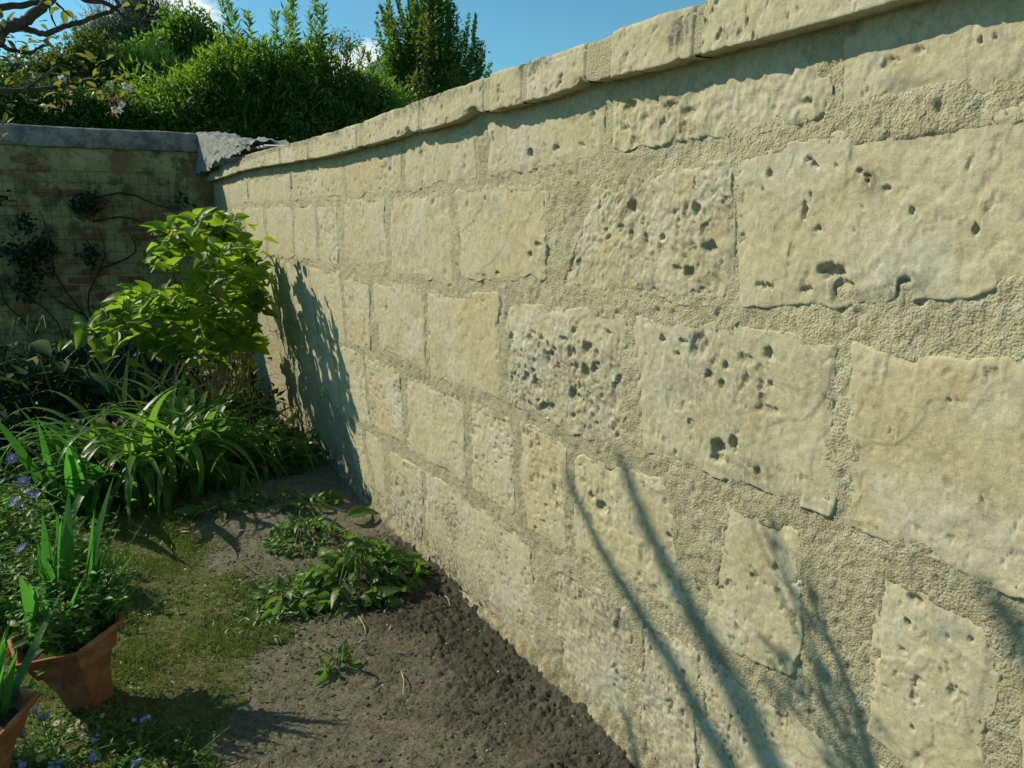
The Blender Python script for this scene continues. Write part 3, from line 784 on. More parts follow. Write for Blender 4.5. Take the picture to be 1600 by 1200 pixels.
# ================================================================== TREES AND SHRUBS BEYOND THE WALLS
Y1 = 10.6
sl = []
for (px, py, bx, by) in ((352,-6,392,110),(345,5,375,90),(366,60,390,110),(430,22,437,120),(456,-30,462,110),(448,20,470,100),(492,-20,500,110),(505,10,500,120),(480,60,492,120),(412,58,415,120),(405,70,420,130),(520,60,512,120),(566,80,560,130),(545,70,540,130),(385,20,402,110),(575,85,585,140)):
    Yj = Y1 + random.uniform(-.3, .3); sl.append((at(bx, by, Yj), at(px, py, Yj)))
for k in range(46):
    bx = random.uniform(240, 610); top = np.interp(bx, [240, 300, 350, 420, 500, 560, 610], [175, 120, 80, 85, 85, 118, 135]) + random.uniform(-22, 14)
    Yj = Y1 + random.uniform(-.5, .4); sl.append((at(bx, top + 60, Yj), at(bx + random.uniform(-16, 12), top, Yj)))
tree('willow_leaved_hedge', 'tall bright green narrow-leaved hedge with upright shoots, behind the wall corner', 'hedge',
     [B(300, 185, Y1, 70, 50), B(375, 155, Y1, 56, 50), B(440, 150, Y1, 50, 46), B(500, 150, Y1 , 50, 38), B(560, 168, Y1, 46, 36), B(600, 175, Y1, 46, 34), B(420, 215, Y1, 150, 60, .7), B(350, 110, Y1 + .2, 24, 26), B(490, 108, Y1 + .2, 22, 24), B(260, 215, Y1, 40, 40), B(440, 240, Y1, 130, 40, .6), B(560, 205, Y1, 70, 40, .6), B(340, 230, Y1, 60, 30)],
     HEDGE, 2700, 17, .07, .13, .26, .075, [shoots(sl, .032, .08, .15, .24, 5), shoots([(a_ - Vector((.05, 0, .3)), b_ - Vector((.12, .1, .35))) for a_, b_ in sl], .036, .07, .13, .26, 4)], .05)
Y2 = 12.5
sl = []
for (px, py, bx, by, n) in ((592,10,625,110,5),(612,-30,640,110,5),(640,-60,660,110,6),(668,-70,668,110,8),(690,-50,690,110,7),(706,-10,700,110,6),(722,45,712,120,6),(748,50,735,125,6),(758,80,745,130,5),(738,20,728,110,5),(600,-10,628,110,5),(600,60,625,130,5),(655,0,655,120,6)):
    for k in range(n):
        Yj = Y2 + random.uniform(-.35, .35); ox = random.uniform(-14, 14)
        sl.append((at(bx + ox, by, Yj), at(px + ox * .7, py + random.uniform(0, 45), Yj)))
tree('upright_tree', 'upright dark green small-leaved tree rising in plumes behind the wall', 'tree',
     [B(660, 130, Y2, 55, 50), B(640, 90, Y2, 28, 50), B(680, 70, Y2, 30, 80), B(710, 130, Y2, 32, 36), B(740, 120, Y2, 20, 32), B(612, 130, Y2, 26, 50), B(668, 20, Y2, 26, 60), B(690, 175, Y2, 60, 45)],
     POPLAR, 1250, 14, .045, .075, .55, .07, [shoots(sl, .028, .045, .08, .55, 4)], .07)
# yellow-green climber hanging on the upright tree
tree('yellow_green_shrub', 'yellow-green round-leaved shrub in front of the upright dark tree', 'shrub',
     [B(665, 60, 11.7, 12, 34), B(668, 95, 11.7, 10, 24), B(712, 118, 11.7, 10, 8), B(612, 35, 11.7, 12, 12), B(655, 140, 11.7, 16, 22), B(610, 170, 11.5, 26, 22)], OLIVE, 130, 7, .05, .085, .8, .06, trunk_r=.02, limbs=3)
tree('drooping_tree', 'thin pale drooping young tree seen above the hedge against the cloud', 'tree',
     [B(535, 62, 13.5, 20, 12), B(548, 72, 13.5, 10, 16), B(525, 70, 13.5, 9, 14)], OLIVE, 50, 9, .05, .08, .28, .06, trunk_r=.02, up=-.6, limbs=2)
tree('blue_conifer', 'feathery blue-green conifer rising behind the shrubs at the left', 'tree',
     [B(205, 62, 16, 42, 30), B(225, 35, 16, 18, 26), B(180, 80, 16, 30, 24), B(258, 60, 16, 18, 30), B(215, 10, 16, 6, 26), B(150, 90, 16, 18, 20)], CONIF, 900, 26, .10, .19, .07, .10, trunk_r=.12, up=.9)
tree('round_leaved_tree', 'dark green leafy tree with a lumpy top beside the blue conifer', 'tree',
     [B(300, 75, 13.6, 30, 36), B(265, 95, 13.6, 26, 26), B(285, 55, 13.6, 16, 18), B(330, 90, 13.6, 26, 20), B(312, 50, 13.6, 10, 10), B(345, 80, 13.6, 16, 12), B(250, 120, 13.6, 30, 30), B(320, 120, 13.6, 46, 36)], POPLAR, 1000, 13, .05, .085, .7, .09, trunk_r=.1)
tree('cypress_shrub', 'dark dense cypress shrub with bright green sprays in the middle of the greenery', 'shrub',
     [B(230, 130, 12.4, 40, 34), B(205, 165, 12.4, 50, 30), B(262, 150, 12.4, 34, 36), B(190, 120, 12.4, 26, 20)], THUJA, 1300, 16, .07, .13, .10, .07, trunk_r=.08, up=1.6, shell=.75)
tree('olive_green_tree', 'olive green loose tree between the conifer and the fruit tree branches', 'tree',
     [B(140, 75, 12, 16, 18), B(115, 100, 12, 18, 20), B(155, 100, 12, 18, 22), B(90, 115, 12, 16, 14), B(125, 130, 12, 36, 26), B(60, 120, 12.2, 30, 20)], OLIVE, 520, 13, .05, .085, .5, .08, trunk_r=.06)
tree('dark_shrub', 'dark green shrub just behind the left end of the back wall', 'shrub',
     [B(60, 175, 10.2, 40, 30), B(120, 185, 10.2, 40, 28), B(175, 190, 10.2, 36, 28), B(225, 200, 10.2, 30, 22), B(20, 195, 10.2, 30, 14), B(70, 160, 10.4, 20, 16)], THUJA, 1000, 14, .04, .075, .5, .06, trunk_r=.04, up=.4)
tree('side_shrub', 'leafy green shrub beyond the left edge behind the back wall', 'shrub',
     [B(-80, 150, 10.8, 70, 60), B(-180, 140, 10.8, 80, 60), B(-300, 150, 11, 90, 70)], HEDGE, 600, 14, .05, .09, .4, .1, trunk_r=.05)

# far buildings
hs = thing('house', tuple(at(690, 350, 26) * 1), 'distant house with a dark slate roof, mostly hidden behind the upright tree', 'house')
hs.location.z = 0
c = at(700, 90, 26)
mb = MB(); mb.box((c.x - 3.6, 26, 0), (c.x + .9, 33, 5.4)); mb.build('wall', HOUSEW, hs)
mb = MB(); za, zr = 5.35, at(730, 72, 29)[2]
xa, xb = c.x - 4.0, at(775, 100, 26).x
xm = (xa + xb) / 2
mb.add([(xa, 25.6, za), (xb, 25.6, za), (xb, 33.4, za), (xa, 33.4, za), (xm + .9, 27.5, zr), (xm + .9, 31.5, zr)],
       [(0, 1, 4, 4), (1, 2, 5, 4), (2, 3, 5, 5), (3, 0, 4, 5)]) if False else None
mb.add([(xa, 25.6, za), (xb, 25.6, za), (xb, 33.4, za), (xa, 33.4, za), (xm + .9, 27.5, zr), (xm + .9, 31.5, zr), (xm + .88, 27.5, zr), (xm + .88, 31.5, zr)],
       [(0, 1, 4, 6), (1, 2, 5, 4), (2, 3, 7, 5), (3, 0, 6, 7)]); mb.build('roof', SLATE, hs, flat=True)
mb = MB(); mb.box((c.x - 2.2, 25.96, 3.0), (c.x - 1.2, 26.02, 4.3)); mb.build('window', DARKW, hs)
sh = thing('shed', (-1.5, 11.6, 0), 'dark boarded shed behind the back wall at the left edge', 'shed')
q0 = at(-160, 170, 11.6); q1 = at(26, 108, 11.6)
for k in range(12):
    w = (q1.x - q0.x) / 12
    mb = MB(); mb.box((q0.x + k * w, 11.6 - .008 * (k % 2), 0), (q0.x + (k + 1) * w - .008, 11.64, q1.z - .04)); mb.build('board', DARKW, sh)
mb = MB(); mb.box((q0.x, 11.66, 0), (q1.x - .01, 13.6, q1.z - .05)); mb.build('wall', DARKW, sh)
mb = MB(); mb.box((q0.x - .1, 11.5, q1.z - .035), (q1.x + .08, 13.8, q1.z + .05)); mb.build('roof', SLATE, sh)

# ================================================================== sheet and cloth on the wall corner
cs = thing('corrugated_sheet', (D0 + .25, 6.3, 2.0), 'pale corrugated sheet lying on the wall top behind the grey cloth', 'roofing sheet')
ny, nx = 90, 8
V = []
for i in range(ny):
    y = 5.75 + (8.1 - 5.75) * i / (ny - 1)
    for j in range(nx):
        x = D0 - .015 + .40 * j / (nx - 1)
        V.append((x, y, 2.045 + .010 * math.sin(i / 90 * 110) + .10 * (y - 5.75) / 2.3 + .012 * j / nx))
part('corrugated_panel', V, grid_faces(ny, nx), SHEET, cs)
V2 = [(v[0], v[1], v[2] - .004) for v in V]
ct = thing('grey_cloth', (D0, 7.4, 2.0), 'crumpled grey cloth draped over the coping where the two walls meet', 'cloth')
n, m = 120, 60
s, t = np.meshgrid(np.linspace(0, 1, n), np.linspace(0, 1, m), indexing='ij')
y = 8.36 - 2.3 * s
ztop = 2.40 - .31 * s ** .8
hang = (2.40 - 2.03) * (1 - s) ** 1.2 + .035
w_ = .30 * (1 - .6 * s)
flat_ = np.clip(t / .45, 0, 1); dn = np.clip((t - .45) / .55, 0, 1)
wr = fbm(y * 3.1 + t * 1.5, t * 4.0, 601, 4, .55)
x = D0 + .24 - (.24 + OV + .012 + .05 * (1 - s)) * flat_ - .03 * dn * (1 - s) - wr * .035 * (.3 + dn)
z = ztop - dn * hang + .015 * np.sin(flat_ * 3.1) + np.abs(fbm(y * 3.7 - t * 2.2, t * 3.2 + y, 602, 4, .6)) * .085 - .02
z = np.where(t > .97, z + fbm(y * 9, 0 * y, 604, 2) * .02, z)
part('draped_cloth', np.stack([x, y, z], -1).reshape(-1, 3), grid_faces(n, m), CLOTH, ct)

# ================================================================== single-leaf meshes (shared by many parts)
def ovate(name, mat, L=1, Wd=.6, cup=.12, droop=.25, seg=5, wave=.02, seed=0, pw=.8, serr=0.0):
    rr = random.Random(seed); V = []; 
    for i in range(seg + 1):
        t = i / seg; w = Wd * .5 * (math.sin(math.pi * min(1, t ** pw)) ** .8) + .004
        if i == seg: w = .002
        y = L * t; z = -droop * t * t * L
        for j, f in enumerate((-1, -.5, 0, .5, 1)):
            V.append((f * w, y + rr.uniform(-serr, serr), z + cup * (abs(f) ** 1.5) * w * 2 + (rr.uniform(-wave, wave) if abs(f) == 1 else 0)))
    return mesh_np(name, V, grid_faces(seg + 1, 5), mat)
def blade(name, mat, Wd=.055, curve=.2, seg=9, seed=0, fold=.25, kink=None):
    """unit-length sword blade growing up +z and bending to +x"""
    V = []; x = z = 0.0; a = 0.0
    for i in range(seg + 1):
        t = i / seg
        w = Wd * .5 * (min(1, .65 + t) * (1 - t ** 2.3)) + .0008
        V += [(x - fold * w * .6 * math.cos(a), -w, z + fold * w * .6 * math.sin(a)), (x, 0, z), (x - fold * w * .6 * math.cos(a), w, z + fold * w * .6 * math.sin(a))]
        a += curve / seg * (.4 + 1.4 * t)
        if kink and abs(t - kink) < .5 / seg: a += 1.3
        x += math.sin(a) / seg; z += math.cos(a) / seg
    return mesh_np(name, V, grid_faces(seg + 1, 3), mat)
def place(name, me, parent, base, rot, scale):
    o = bpy.data.objects.new(name, me)
    o.parent = parent
    o.location = Vector(base) - parent.location
    o.rotation_euler = rot; o.scale = scale if hasattr(scale, '__len__') else (scale,) * 3
    COL.objects.link(o); return o
def face(axis, normal):
    """euler turning a leaf (+y along, +z normal) to an axis and normal"""
    a = Vector(axis).normalized(); b = a.cross(Vector(normal)).normalized(); nn = b.cross(a)
    return Matrix((b, a, nn)).transposed().to_euler()
def gz(x, y): return float(gh(np.array([x]), np.array([y]))[0])

# ================================================================== HYDRANGEA
hx, hy = 0.86, 5.45
hyd = thing('hydrangea', (hx, hy, gz(hx, hy)), 'large backlit yellow-green hydrangea bush growing beside the stone wall', 'bush')
HL = [ovate('leaf', HYD, 1, .8, .22, d, 6, .05, i, .75, .012) for i, d in enumerate((.1, .35, .6, .2))]
tips = []
def tipring(px, py, rx, ry, n, Yc, dy):
    for k in range(n):
        a = random.uniform(0, 6.283); r = math.sqrt(random.random())
        tips.append(at(px + math.cos(a) * rx * r, py + math.sin(a) * ry * r, Yc + random.uniform(-dy, dy)))
tipring(318, 368, 66, 30, 18, 5.35, .4); tipring(330, 430, 76, 42, 18, 5.3, .4); tipring(350, 345, 16, 8, 3, 5.4, .1); tipring(388, 425, 18, 62, 13, 5.85, .2); tipring(385, 540, 16, 40, 7, 5.8, .2); tipring(262, 410, 28, 28, 5, 5.3, .2)
tipring(215, 480, 42, 24, 12, 5.0, .25); tipring(285, 480, 40, 28, 10, 5.1, .3); tipring(370, 500, 28, 34, 10, 5.3, .25); tipring(395, 470, 14, 18, 4, 5.5, .1)
tipring(152, 508, 14, 10, 2, 4.8, .1); tipring(180, 540, 12, 8, 1, 4.8, .1); tipring(280, 528, 38, 14, 6, 5.0, .2); tipring(345, 540, 50, 22, 5, 5.3, .2); tipring(250, 530, 16, 10, 2, 5.0, .1)
stems = MB(); cnt = 0
extraC = []
for i, tp in enumerate(tips):
    if i % 3 == 0:
        b0 = Vector((hx + random.uniform(-.10, .10), hy + random.uniform(-.12, .12), 0.02))
        md = b0.lerp(tp, .5) + Vector((0, 0, .10)) + Vector((random.uniform(-.05, .05), 0, 0))
        m1 = MB(); m1.tube(spline([b0, md, tp], 6), list(np.linspace(.0055, .0025, 13)), 5); m1.build('stem', STEM, hyd)
    n = random.choice((5, 6, 7)); ph = random.random() * 6
    for k in range(n):
        a = ph + k * 2.4; el = random.uniform(-.1, .75) if k > 1 else random.uniform(.7, 1.2)
        ax = Vector((math.cos(a), math.sin(a), el)) + Vector((random.gauss(0, .2), random.gauss(0, .2), random.gauss(0, .35))); sc = random.uniform(.08, .155) * (.7 if k < 2 else 1)
        nrm = Vector((-math.cos(a) * el, -math.sin(a) * el, .8)) + Vector((random.gauss(-.2, .5), random.gauss(-.35, .5), random.gauss(0, .3)))
        bp = tp - Vector((0, 0, .012 * k)) + ax.normalized() * .015
        if cnt < 300 and random.random() < .8:
            place('leaf', random.choice(HL), hyd, bp, face(ax, nrm), sc); cnt += 1
        else: extraC.append((bp, ax, nrm, sc))
for k in range(260):      # inner and lower leaves
    tp = random.choice(tips); q = tp + Vector((random.gauss(0, .09), random.gauss(0, .09), -abs(random.gauss(0, .07))))
    a = random.uniform(0, 6.283); extraC.append((q, Vector((math.cos(a), math.sin(a), random.uniform(-.5, .4))), Vector((random.gauss(0, .4), random.gauss(0, .4), 1)), random.uniform(.05, .11)))
HYDM = leaf_material('hydrangea_leaf_inner', (.09, .19, .02), (.05, .12, .018), (.36, .58, .03), .55, .42, .4, True)
def stack_leaves(name, specs, me_list, mat, parent, kind='stuff'):
    """join many copies of shaped leaves into one part"""
    src = []
    for me in me_list:
        v = np.empty(len(me.vertices) * 3, np.float32); me.vertices.foreach_get('co', v); v = v.reshape(-1, 3)
        f = np.empty(len(me.loops), np.int32); me.loops.foreach_get('vertex_index', f); src.append((v, f.reshape(-1, 4)))
    VV = []; FF = []; RR = []; n = 0
    for (p, ax, nr, sc) in specs:
        v, f = random.choice(src); a = Vector(ax).normalized(); b = a.cross(Vector(nr)).normalized(); nn = b.cross(a)
        M = np.array([b, a, nn])
        VV.append((v * sc) @ M + np.array(p)); FF.append(f + n); n += len(v); RR.append(np.full(len(v), random.random()))
    return part(name, np.concatenate(VV), np.concatenate(FF), mat, parent, {'rnd': np.concatenate(RR)}, kind)
stack_leaves('inner_leaves', extraC, HL, HYDM, hyd)

# ================================================================== SWORD-LEAVED CLUMPS
IB = [blade('blade', IRIS, w, c, 9, i, .2) for i, (w, c) in enumerate(((.105, .12), (.12, .3), (.10, .55), (.11, .9), (.09, .05)))]
LB = [blade('blade', LILY, w, c, 14, i, .35, k) for i, (w, c, k) in enumerate(((.062, 1.9, None), (.07, 2.5, None), (.06, 1.3, None), (.064, 2.9, .5), (.06, 2.2, .35)))]
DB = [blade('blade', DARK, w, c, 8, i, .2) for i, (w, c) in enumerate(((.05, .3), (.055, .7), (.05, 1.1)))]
def clump(name, label, cat_, spots, meshes, lmin, lmax, tilt0, tilt1, az=None, group=None, rad=.08, loc=None):
    cx = sum(p[0] for p in spots) / len(spots); cy = sum(p[1] for p in spots) / len(spots)
    t = thing(name, loc or (cx, cy, gz(cx, cy)), label, cat_, group)
    z0 = t.location.z
    for (x, y, n) in spots:
        for k in range(n):
            a = random.uniform(0, 6.283) if az is None else random.gauss(az[0], az[1])
            place('blade', random.choice(meshes), t, (x + random.gauss(0, rad * .5), y + random.gauss(0, rad * .5), z0 - .01), (0, random.uniform(tilt0, tilt1), a), [1 * s_ for s_ in [random.uniform(lmin, lmax)] * 3])
    return t
def gpt(px, py): 
    g_ = on_ground(px, py); return g_
g0 = gpt(165, 815)
clump('iris_clump', 'bright green iris fan with broad blades leaning left, in front of the dark plants', 'iris',
      [(g0[0] - .05, g0[1] + .05, 15), (g0[0] - .22, g0[1] + .15, 15), (g0[0] + .02, g0[1] + .25, 13)], IB, .42, .74, .15, 1.15, (math.pi, .7))
g0 = gpt(272, 775)
clump('daylily_clump', 'glossy arching daylily clump in the middle of the bed', 'daylily',
      [(g0[0], g0[1] + .1, 100), (g0[0] + .14, g0[1] + .25, 80), (g0[0] - .18, g0[1] + .15, 90)], LB, .6, 1.0, .0, .65, None, rad=.16)
g0 = gpt(400, 745)
clump('daylily_clump', 'flattened daylily clump sprawling over the soil against the stone wall', 'daylily',
      [(g0[0] + .02, g0[1], 60), (g0[0] + .18, g0[1] + .25, 55), (g0[0] - .12, g0[1] + .1, 45)], LB, .5, .85, .5, 1.2, None, rad=.16)
g0 = gpt(330, 690)
clump('iris_clump', 'dark shaded blades behind the arching daylilies, under the hydrangea', 'iris', [(g0[0], g0[1], 16), (g0[0] - .3, g0[1] + .1, 16), (g0[0] - .5, g0[1] + .2, 12)], DB, .5, .9, .0, .55, None, rad=.14)
g0 = gpt(120, 690)
clump('iris_clump', 'dark blades standing in the shade in front of the big-leaved plant', 'iris', [(g0[0], g0[1], 16), (g0[0] - .3, g0[1] + .1, 14)], DB, .45, .8, .0, .6, None, rad=.14)

# big-leaved plants in the shade of the back wall
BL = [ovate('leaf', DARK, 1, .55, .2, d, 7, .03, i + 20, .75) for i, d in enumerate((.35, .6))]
def bigleaf(x, y, n, label, lmin=.16, lmax=.28, hh=.55):
    t = thing('large_leaved_plant', (x, y, gz(x, y)), label, 'plant')
    for k in range(n):
        a = random.uniform(0, 6.283); r = random.uniform(.02, .25); h_ = random.uniform(.15, 1) * hh
        p = Vector((x + math.cos(a) * r, y + math.sin(a) * r, h_))
        place('leaf', random.choice(BL), t, p, face((math.cos(a), math.sin(a), random.uniform(-.1, .5)), (-math.cos(a) * .2, -math.sin(a) * .2, 1)), random.uniform(lmin, lmax))
    m = MB()
    for k in range(8): m.tube(spline([(x, y, 0), (x + random.uniform(-.2, .2), y + random.uniform(-.2, .2), hh * .6), (x + random.uniform(-.25, .25), y + random.uniform(-.2, .2), hh)], 3), .006, 5)
    m.build('stalks', GSTEM, t)
p = at(30, 560, 6.3); bigleaf(p.x, 6.3, 30, 'big bluish-green leaved plant in deep shade at the left edge', hh=.85)
p = at(100, 600, 6.0); bigleaf(p.x, 6.0, 26, 'big dark leaved plant in shade left of the hydrangea', hh=.62)
p = at(-60, 640, 5.6); bigleaf(p.x, 5.6, 22, 'big leaved plant beyond the left edge of the shade bed', hh=.6)
t = thing('dark_undergrowth', (-.3, 5.6, 0), 'dark low undergrowth filling the shaded bed below the back wall', 'undergrowth')
t['kind'] = 'stuff'
n = 9000
C = np.stack([RNG.uniform(-1.3, 1.1, n), RNG.uniform(4.9, 8.1, n), np.zeros(n)], 1)
C = C[~((C[:, 0] > .2) & (C[:, 1] < 5.1))]
n = len(C)
C[:, 2] = RNG.random(n) ** 1.4 * (.30 + .22 * vn(C[:, 0] * 2.5, C[:, 1] * 2.5, 9))
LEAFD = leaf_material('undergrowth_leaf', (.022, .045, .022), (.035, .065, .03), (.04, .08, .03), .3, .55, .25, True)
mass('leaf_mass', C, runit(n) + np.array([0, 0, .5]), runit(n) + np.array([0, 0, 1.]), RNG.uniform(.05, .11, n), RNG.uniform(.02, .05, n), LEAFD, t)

# climber tufts and stems on the back wall
vt = thing('wall_creeper', (.1, YB - .06, 0), 'leggy creeper with bare brown stems on the shaded back wall', 'climbing plant')
for pts in (((300,640),(330,470),(318,410),(300,380)), ((190,560),(95,440),(85,380),(60,330)), ((130,640),(110,560),(85,500),(30,450)), ((140,312),(200,302),(250,320),(285,330)), ((150,345),(200,340),(250,360)), ((160,420),(210,395),(200,360)), ((95,470),(140,500),(200,540)), ((150,540),(140,470),(160,400),(150,350)), ((60,520),(20,480),(0,440))):
    m = MB(); P = [at(a + random.uniform(-6, 6), b, YB - .055) for a, b in pts]; m.tube(spline(P, 6, .006, 3), list(np.linspace(.011, .004, (len(P) - 1) * 6 + 1)), 5); m.build('stem', VINE, vt)
Cl = []
for (px, py, r, n_) in ((138,318,16,150),(65,385,18,110),(55,410,22,120),(20,395,16,70),(145,400,14,70),(285,315,9,30),(40,350,14,50),(0,310,10,40),(120,560,20,60),(40,450,20,80)):
    for k in range(n_):
        q = at(px + random.gauss(0, r * .6), py + random.gauss(0, r * .6), YB - .05 - abs(random.gauss(0, .07))); Cl.append(tuple(q))
Cl = np.array(Cl); n = len(Cl)
mass('leaves', Cl, runit(n) + np.array([0, -.5, 0]), runit(n) + np.array([0, -.8, .4]), RNG.uniform(.04, .08, n), RNG.uniform(.02, .045, n), LEAFD, vt, kind='stuff')
# dead tendrils by the corner of the stone wall
td = thing('dead_tendrils', (D0 - .01, 7.5, 1.5), 'tangle of dry black tendrils clinging to the stone wall above the hydrangea', 'dry stems')
m = MB()
for k in range(10):
    y0, z0 = on_wall(358 + random.uniform(-6, 8), 352 + random.uniform(-25, 30)); P = []
    a = random.uniform(0, 6.28)
    for j in range(6):
        P.append((D0 - .012 - random.uniform(0, .012), y0, z0)); a += random.uniform(-.9, 1.2); y0 += math.cos(a) * .10; z0 += math.sin(a) * .045
    m.tube(spline(P, 4), .0016, 4)
m.build('tendrils', VINE, td)

# ================================================================== TERRACOTTA POTS
SOILM = simple('potting_soil', (.045, .035, .025), (.08, .065, .045), 60, .95, .8, .01)
TILT = 0
def hexpot(cx, cy, rot, label, H=.27, r0=.070, r1=.162):
    t = thing('flower_pot', (cx, cy, gz(cx, cy)), label, 'flower pot', 'hexagonal terracotta pots')
    z0 = t.location.z; tilt = TILT
    def ring(r, z, sub=6):
        P = []
        for k in range(6):
            a0 = rot + k * math.pi / 3; a1 = a0 + math.pi / 3
            for j in range(sub):
                f = j / sub; x = math.cos(a0) * (1 - f) + math.cos(a1) * f; y = math.sin(a0) * (1 - f) + math.sin(a1) * f
                w = .0006 * math.sin(k * 3 + j * 1.7)
                P.append((cx + x * (r + w), cy + y * (r + w), z0 + z + .0007 * math.sin(k * 2.1 + j)))
        return P
    def build(name, rz, mat):
        V = []; n = 36
        for r, z in rz: V += ring(r, z)
        F = [(i * n + k, i * n + (k + 1) % n, (i + 1) * n + (k + 1) % n, (i + 1) * n + k) for i in range(len(rz) - 1) for k in range(n)]
        part(name, V, F, mat, t, flat=True)
    build('body', [(.001, .002), (r0, 0), (r0 + .003, .012), (r0 + .6 * (r1 - r0) * .35, H * .4), (r0 + (r1 - r0) * .62, H * .78), (r1 - .006, H - .021)], TERRA)
    build('rim', [(r1 - .008, H - .022), (r1 + .002, H - .020), (r1 + .005, H - .016), (r1 + .008, H - .003), (r1 + .006, H), (r1 - .002, H), (r1 - .006, H - .004), (r1 - .014, H - .03), (r1 - .035, H - .09)], TERRA)
    build('potting_soil', [(r1 - .024, H - .045), (.08, H - .038), (.04, H - .032), (.001, H - .03)], SOILM)
    return t
P1 = (-.150, 2.545); P2 = on_ground(-62, 1120, .27)
th1 = math.atan2(2.41 - P1[1], -.11 - P1[0])
fp = hexpot(P1[0] + .035, P1[1], th1 - .12, 'six-sided terracotta pot of irises standing on the moss, the farther of two')
fp.rotation_euler = (R(3), R(-9), 0)
hexpot(P2[0], P2[1], th1 + .3, 'six-sided terracotta pot cut off by the left edge, the nearer of two')

# irises in the far pot, planned from their tips in the photograph
ir = thing('potted_iris', (P1[0], P1[1], .24), 'iris with stiff upright green blades growing in the farther terracotta pot', 'iris')
def aim_blade(parent, base, tip, me, name='blade'):
    b = Vector(base); d = Vector(tip) - b; L = d.length
    q = Vector((0, 0, 1)).rotation_difference(d.normalized())
    e = (q @ Euler((0, 0, random.uniform(0, 6.28))).to_quaternion()).to_euler() if False else None
    a = math.atan2(d.y, d.x); tilt = math.acos(max(-1, min(1, d.z / L)))
    return place(name, me, parent, base, (0, tilt - .06, a), (L * 1.0, L * 1.0, L * 1.02))
IP = [blade('blade', IRIS, w, c, 9, i, .2) for i, (w, c) in enumerate(((.11, .10), (.13, .16), (.10, .2)))]
for (px, py, Yt, bx, by) in ((107,765,2.72,105,960),(172,745,2.70,140,965),(150,800,2.6,140,970),(183,818,2.62,155,960),(230,812,2.58,185,950),(205,835,2.6,175,960),(66,805,2.66,60,960),(92,808,2.62,75,965),(40,845,2.62,50,960),(218,860,2.5,165,985),(205,905,2.5,180,975),(125,905,2.45,95,1005),(30,900,2.35,40,1010)):
    bp = on_ground(bx, by, .235); tp = at(px, py, Yt)
    # keep the foot inside the rim
    v = Vector((bp[0] - P1[0], bp[1] - P1[1])); 
    if v.length > .11: v = v.normalized() * random.uniform(.07, .11)
    aim_blade(ir, (P1[0] + v.x, P1[1] + v.y, .235), tp, random.choice(IP))
    for q_ in range(2): aim_blade(ir, (P1[0] + v.x + random.gauss(0, .012), P1[1] + v.y + random.gauss(0, .01), .235), Vector(tp).lerp(Vector((P1[0] + v.x, P1[1] + v.y, .235)), random.uniform(.12, .5)) + Vector((random.gauss(0, .03), random.gauss(0, .03), 0)), random.choice(IP))
# a folded blade hanging left over the rim, and blades in the near pot
ir2 = thing('potted_iris', (P2[0], P2[1], .24), 'iris with narrow blades growing in the nearer pot at the left edge', 'iris')
for (px, py, Yt, ox, oy) in ((35,925,2.2,.06,.05),(15,985,2.15,.05,.02),(5,930,2.2,.02,.05),(100,925,2.42,.09,.04),(-20,900,2.2,-.02,.03),(12,1000,2.1,.07,.0),(-40,940,2.2,-.05,.02),(28,1010,2.1,.09,.01)):
    aim_blade(ir2, (P2[0] + ox, P2[1] + oy, .235), at(px, py, Yt), random.choice(IB[:1] + IB[4:]))

# ------------------------------------------------------------------ weeds: stems with small leaves
WLm = [ovate('leaf', WEEDM, 1, .42, .12, d, 4, .02, 40 + i, .8) for i, d in enumerate((.15, .4))]
def weedy(name, label, cat_, base_pts, hmin, hmax, leafL, nst, parent_loc, per=16, lean=.12, mat=None, group=None):
    t = thing(name, parent_loc, label, cat_, group)
    m = MB(); sp = []
    for k in range(nst):
        bx, by, bz = random.choice(base_pts); bx += random.gauss(0, .03); by += random.gauss(0, .03)
        h_ = random.uniform(hmin, hmax); tx, ty = bx + random.gauss(0, lean), by + random.gauss(0, lean)
        P = spline([(bx, by, bz), ((bx * 2 + tx) / 3, (by * 2 + ty) / 3, bz + h_ * .5), (tx, ty, bz + h_)], 5)
        m.tube(P, list(np.linspace(.0022, .0010, len(P))), 4)
        for j in range(per):
            f = (j + .5) / per; q = P[min(len(P) - 1, int(f * (len(P) - 1)))]; a = j * 2.4 + k
            sp.append((q, (math.cos(a), math.sin(a), random.uniform(-.1, .8)), (random.gauss(0, .3), random.gauss(0, .3), 1), leafL * random.uniform(.6, 1.25) * (1.15 - .5 * f)))
    m.build('stems', GSTEM, t); stack_leaves('leaves', sp, WLm, mat or WEEDM, t)
    return t
bp = [(P1[0] + random.uniform(-.1, .1), P1[1] + random.uniform(-.1, .1), .235) for k in range(12)]
weedy('leafy_weed', 'small-leaved weeds crowding the soil of the farther pot among the irises', 'weed', bp, .08, .24, .044, 90, (P1[0], P1[1], .235), 12, .05)
weedy('leafy_weed', 'taller yellow-green leafy stem rising between the iris blades of the farther pot', 'weed', [(P1[0] - .02, P1[1] + .06, .235)], .30, .36, .035, 3, (P1[0], P1[1] + .05, .235), 16, .02)
bp = [(x_, y_, 0.0) for x_, y_ in (on_ground(a, b) for a, b in ((20,960),(60,950),(-20,970),(90,930),(10,930),(-60,940),(50,910),(120,925),(150,935),(100,900),(30,980)))]
weedy('weed_patch', 'thick patch of fresh green weeds behind the pots at the left edge', 'weeds', bp, .12, .34, .055, 230, (bp[0][0], bp[0][1], 0), 14, .10)
bp = [(x_, y_, 0.0) for x_, y_ in (on_ground(a, b) for a, b in ((20,880),(-20,900),(50,890),(-60,860),(5,850)))]
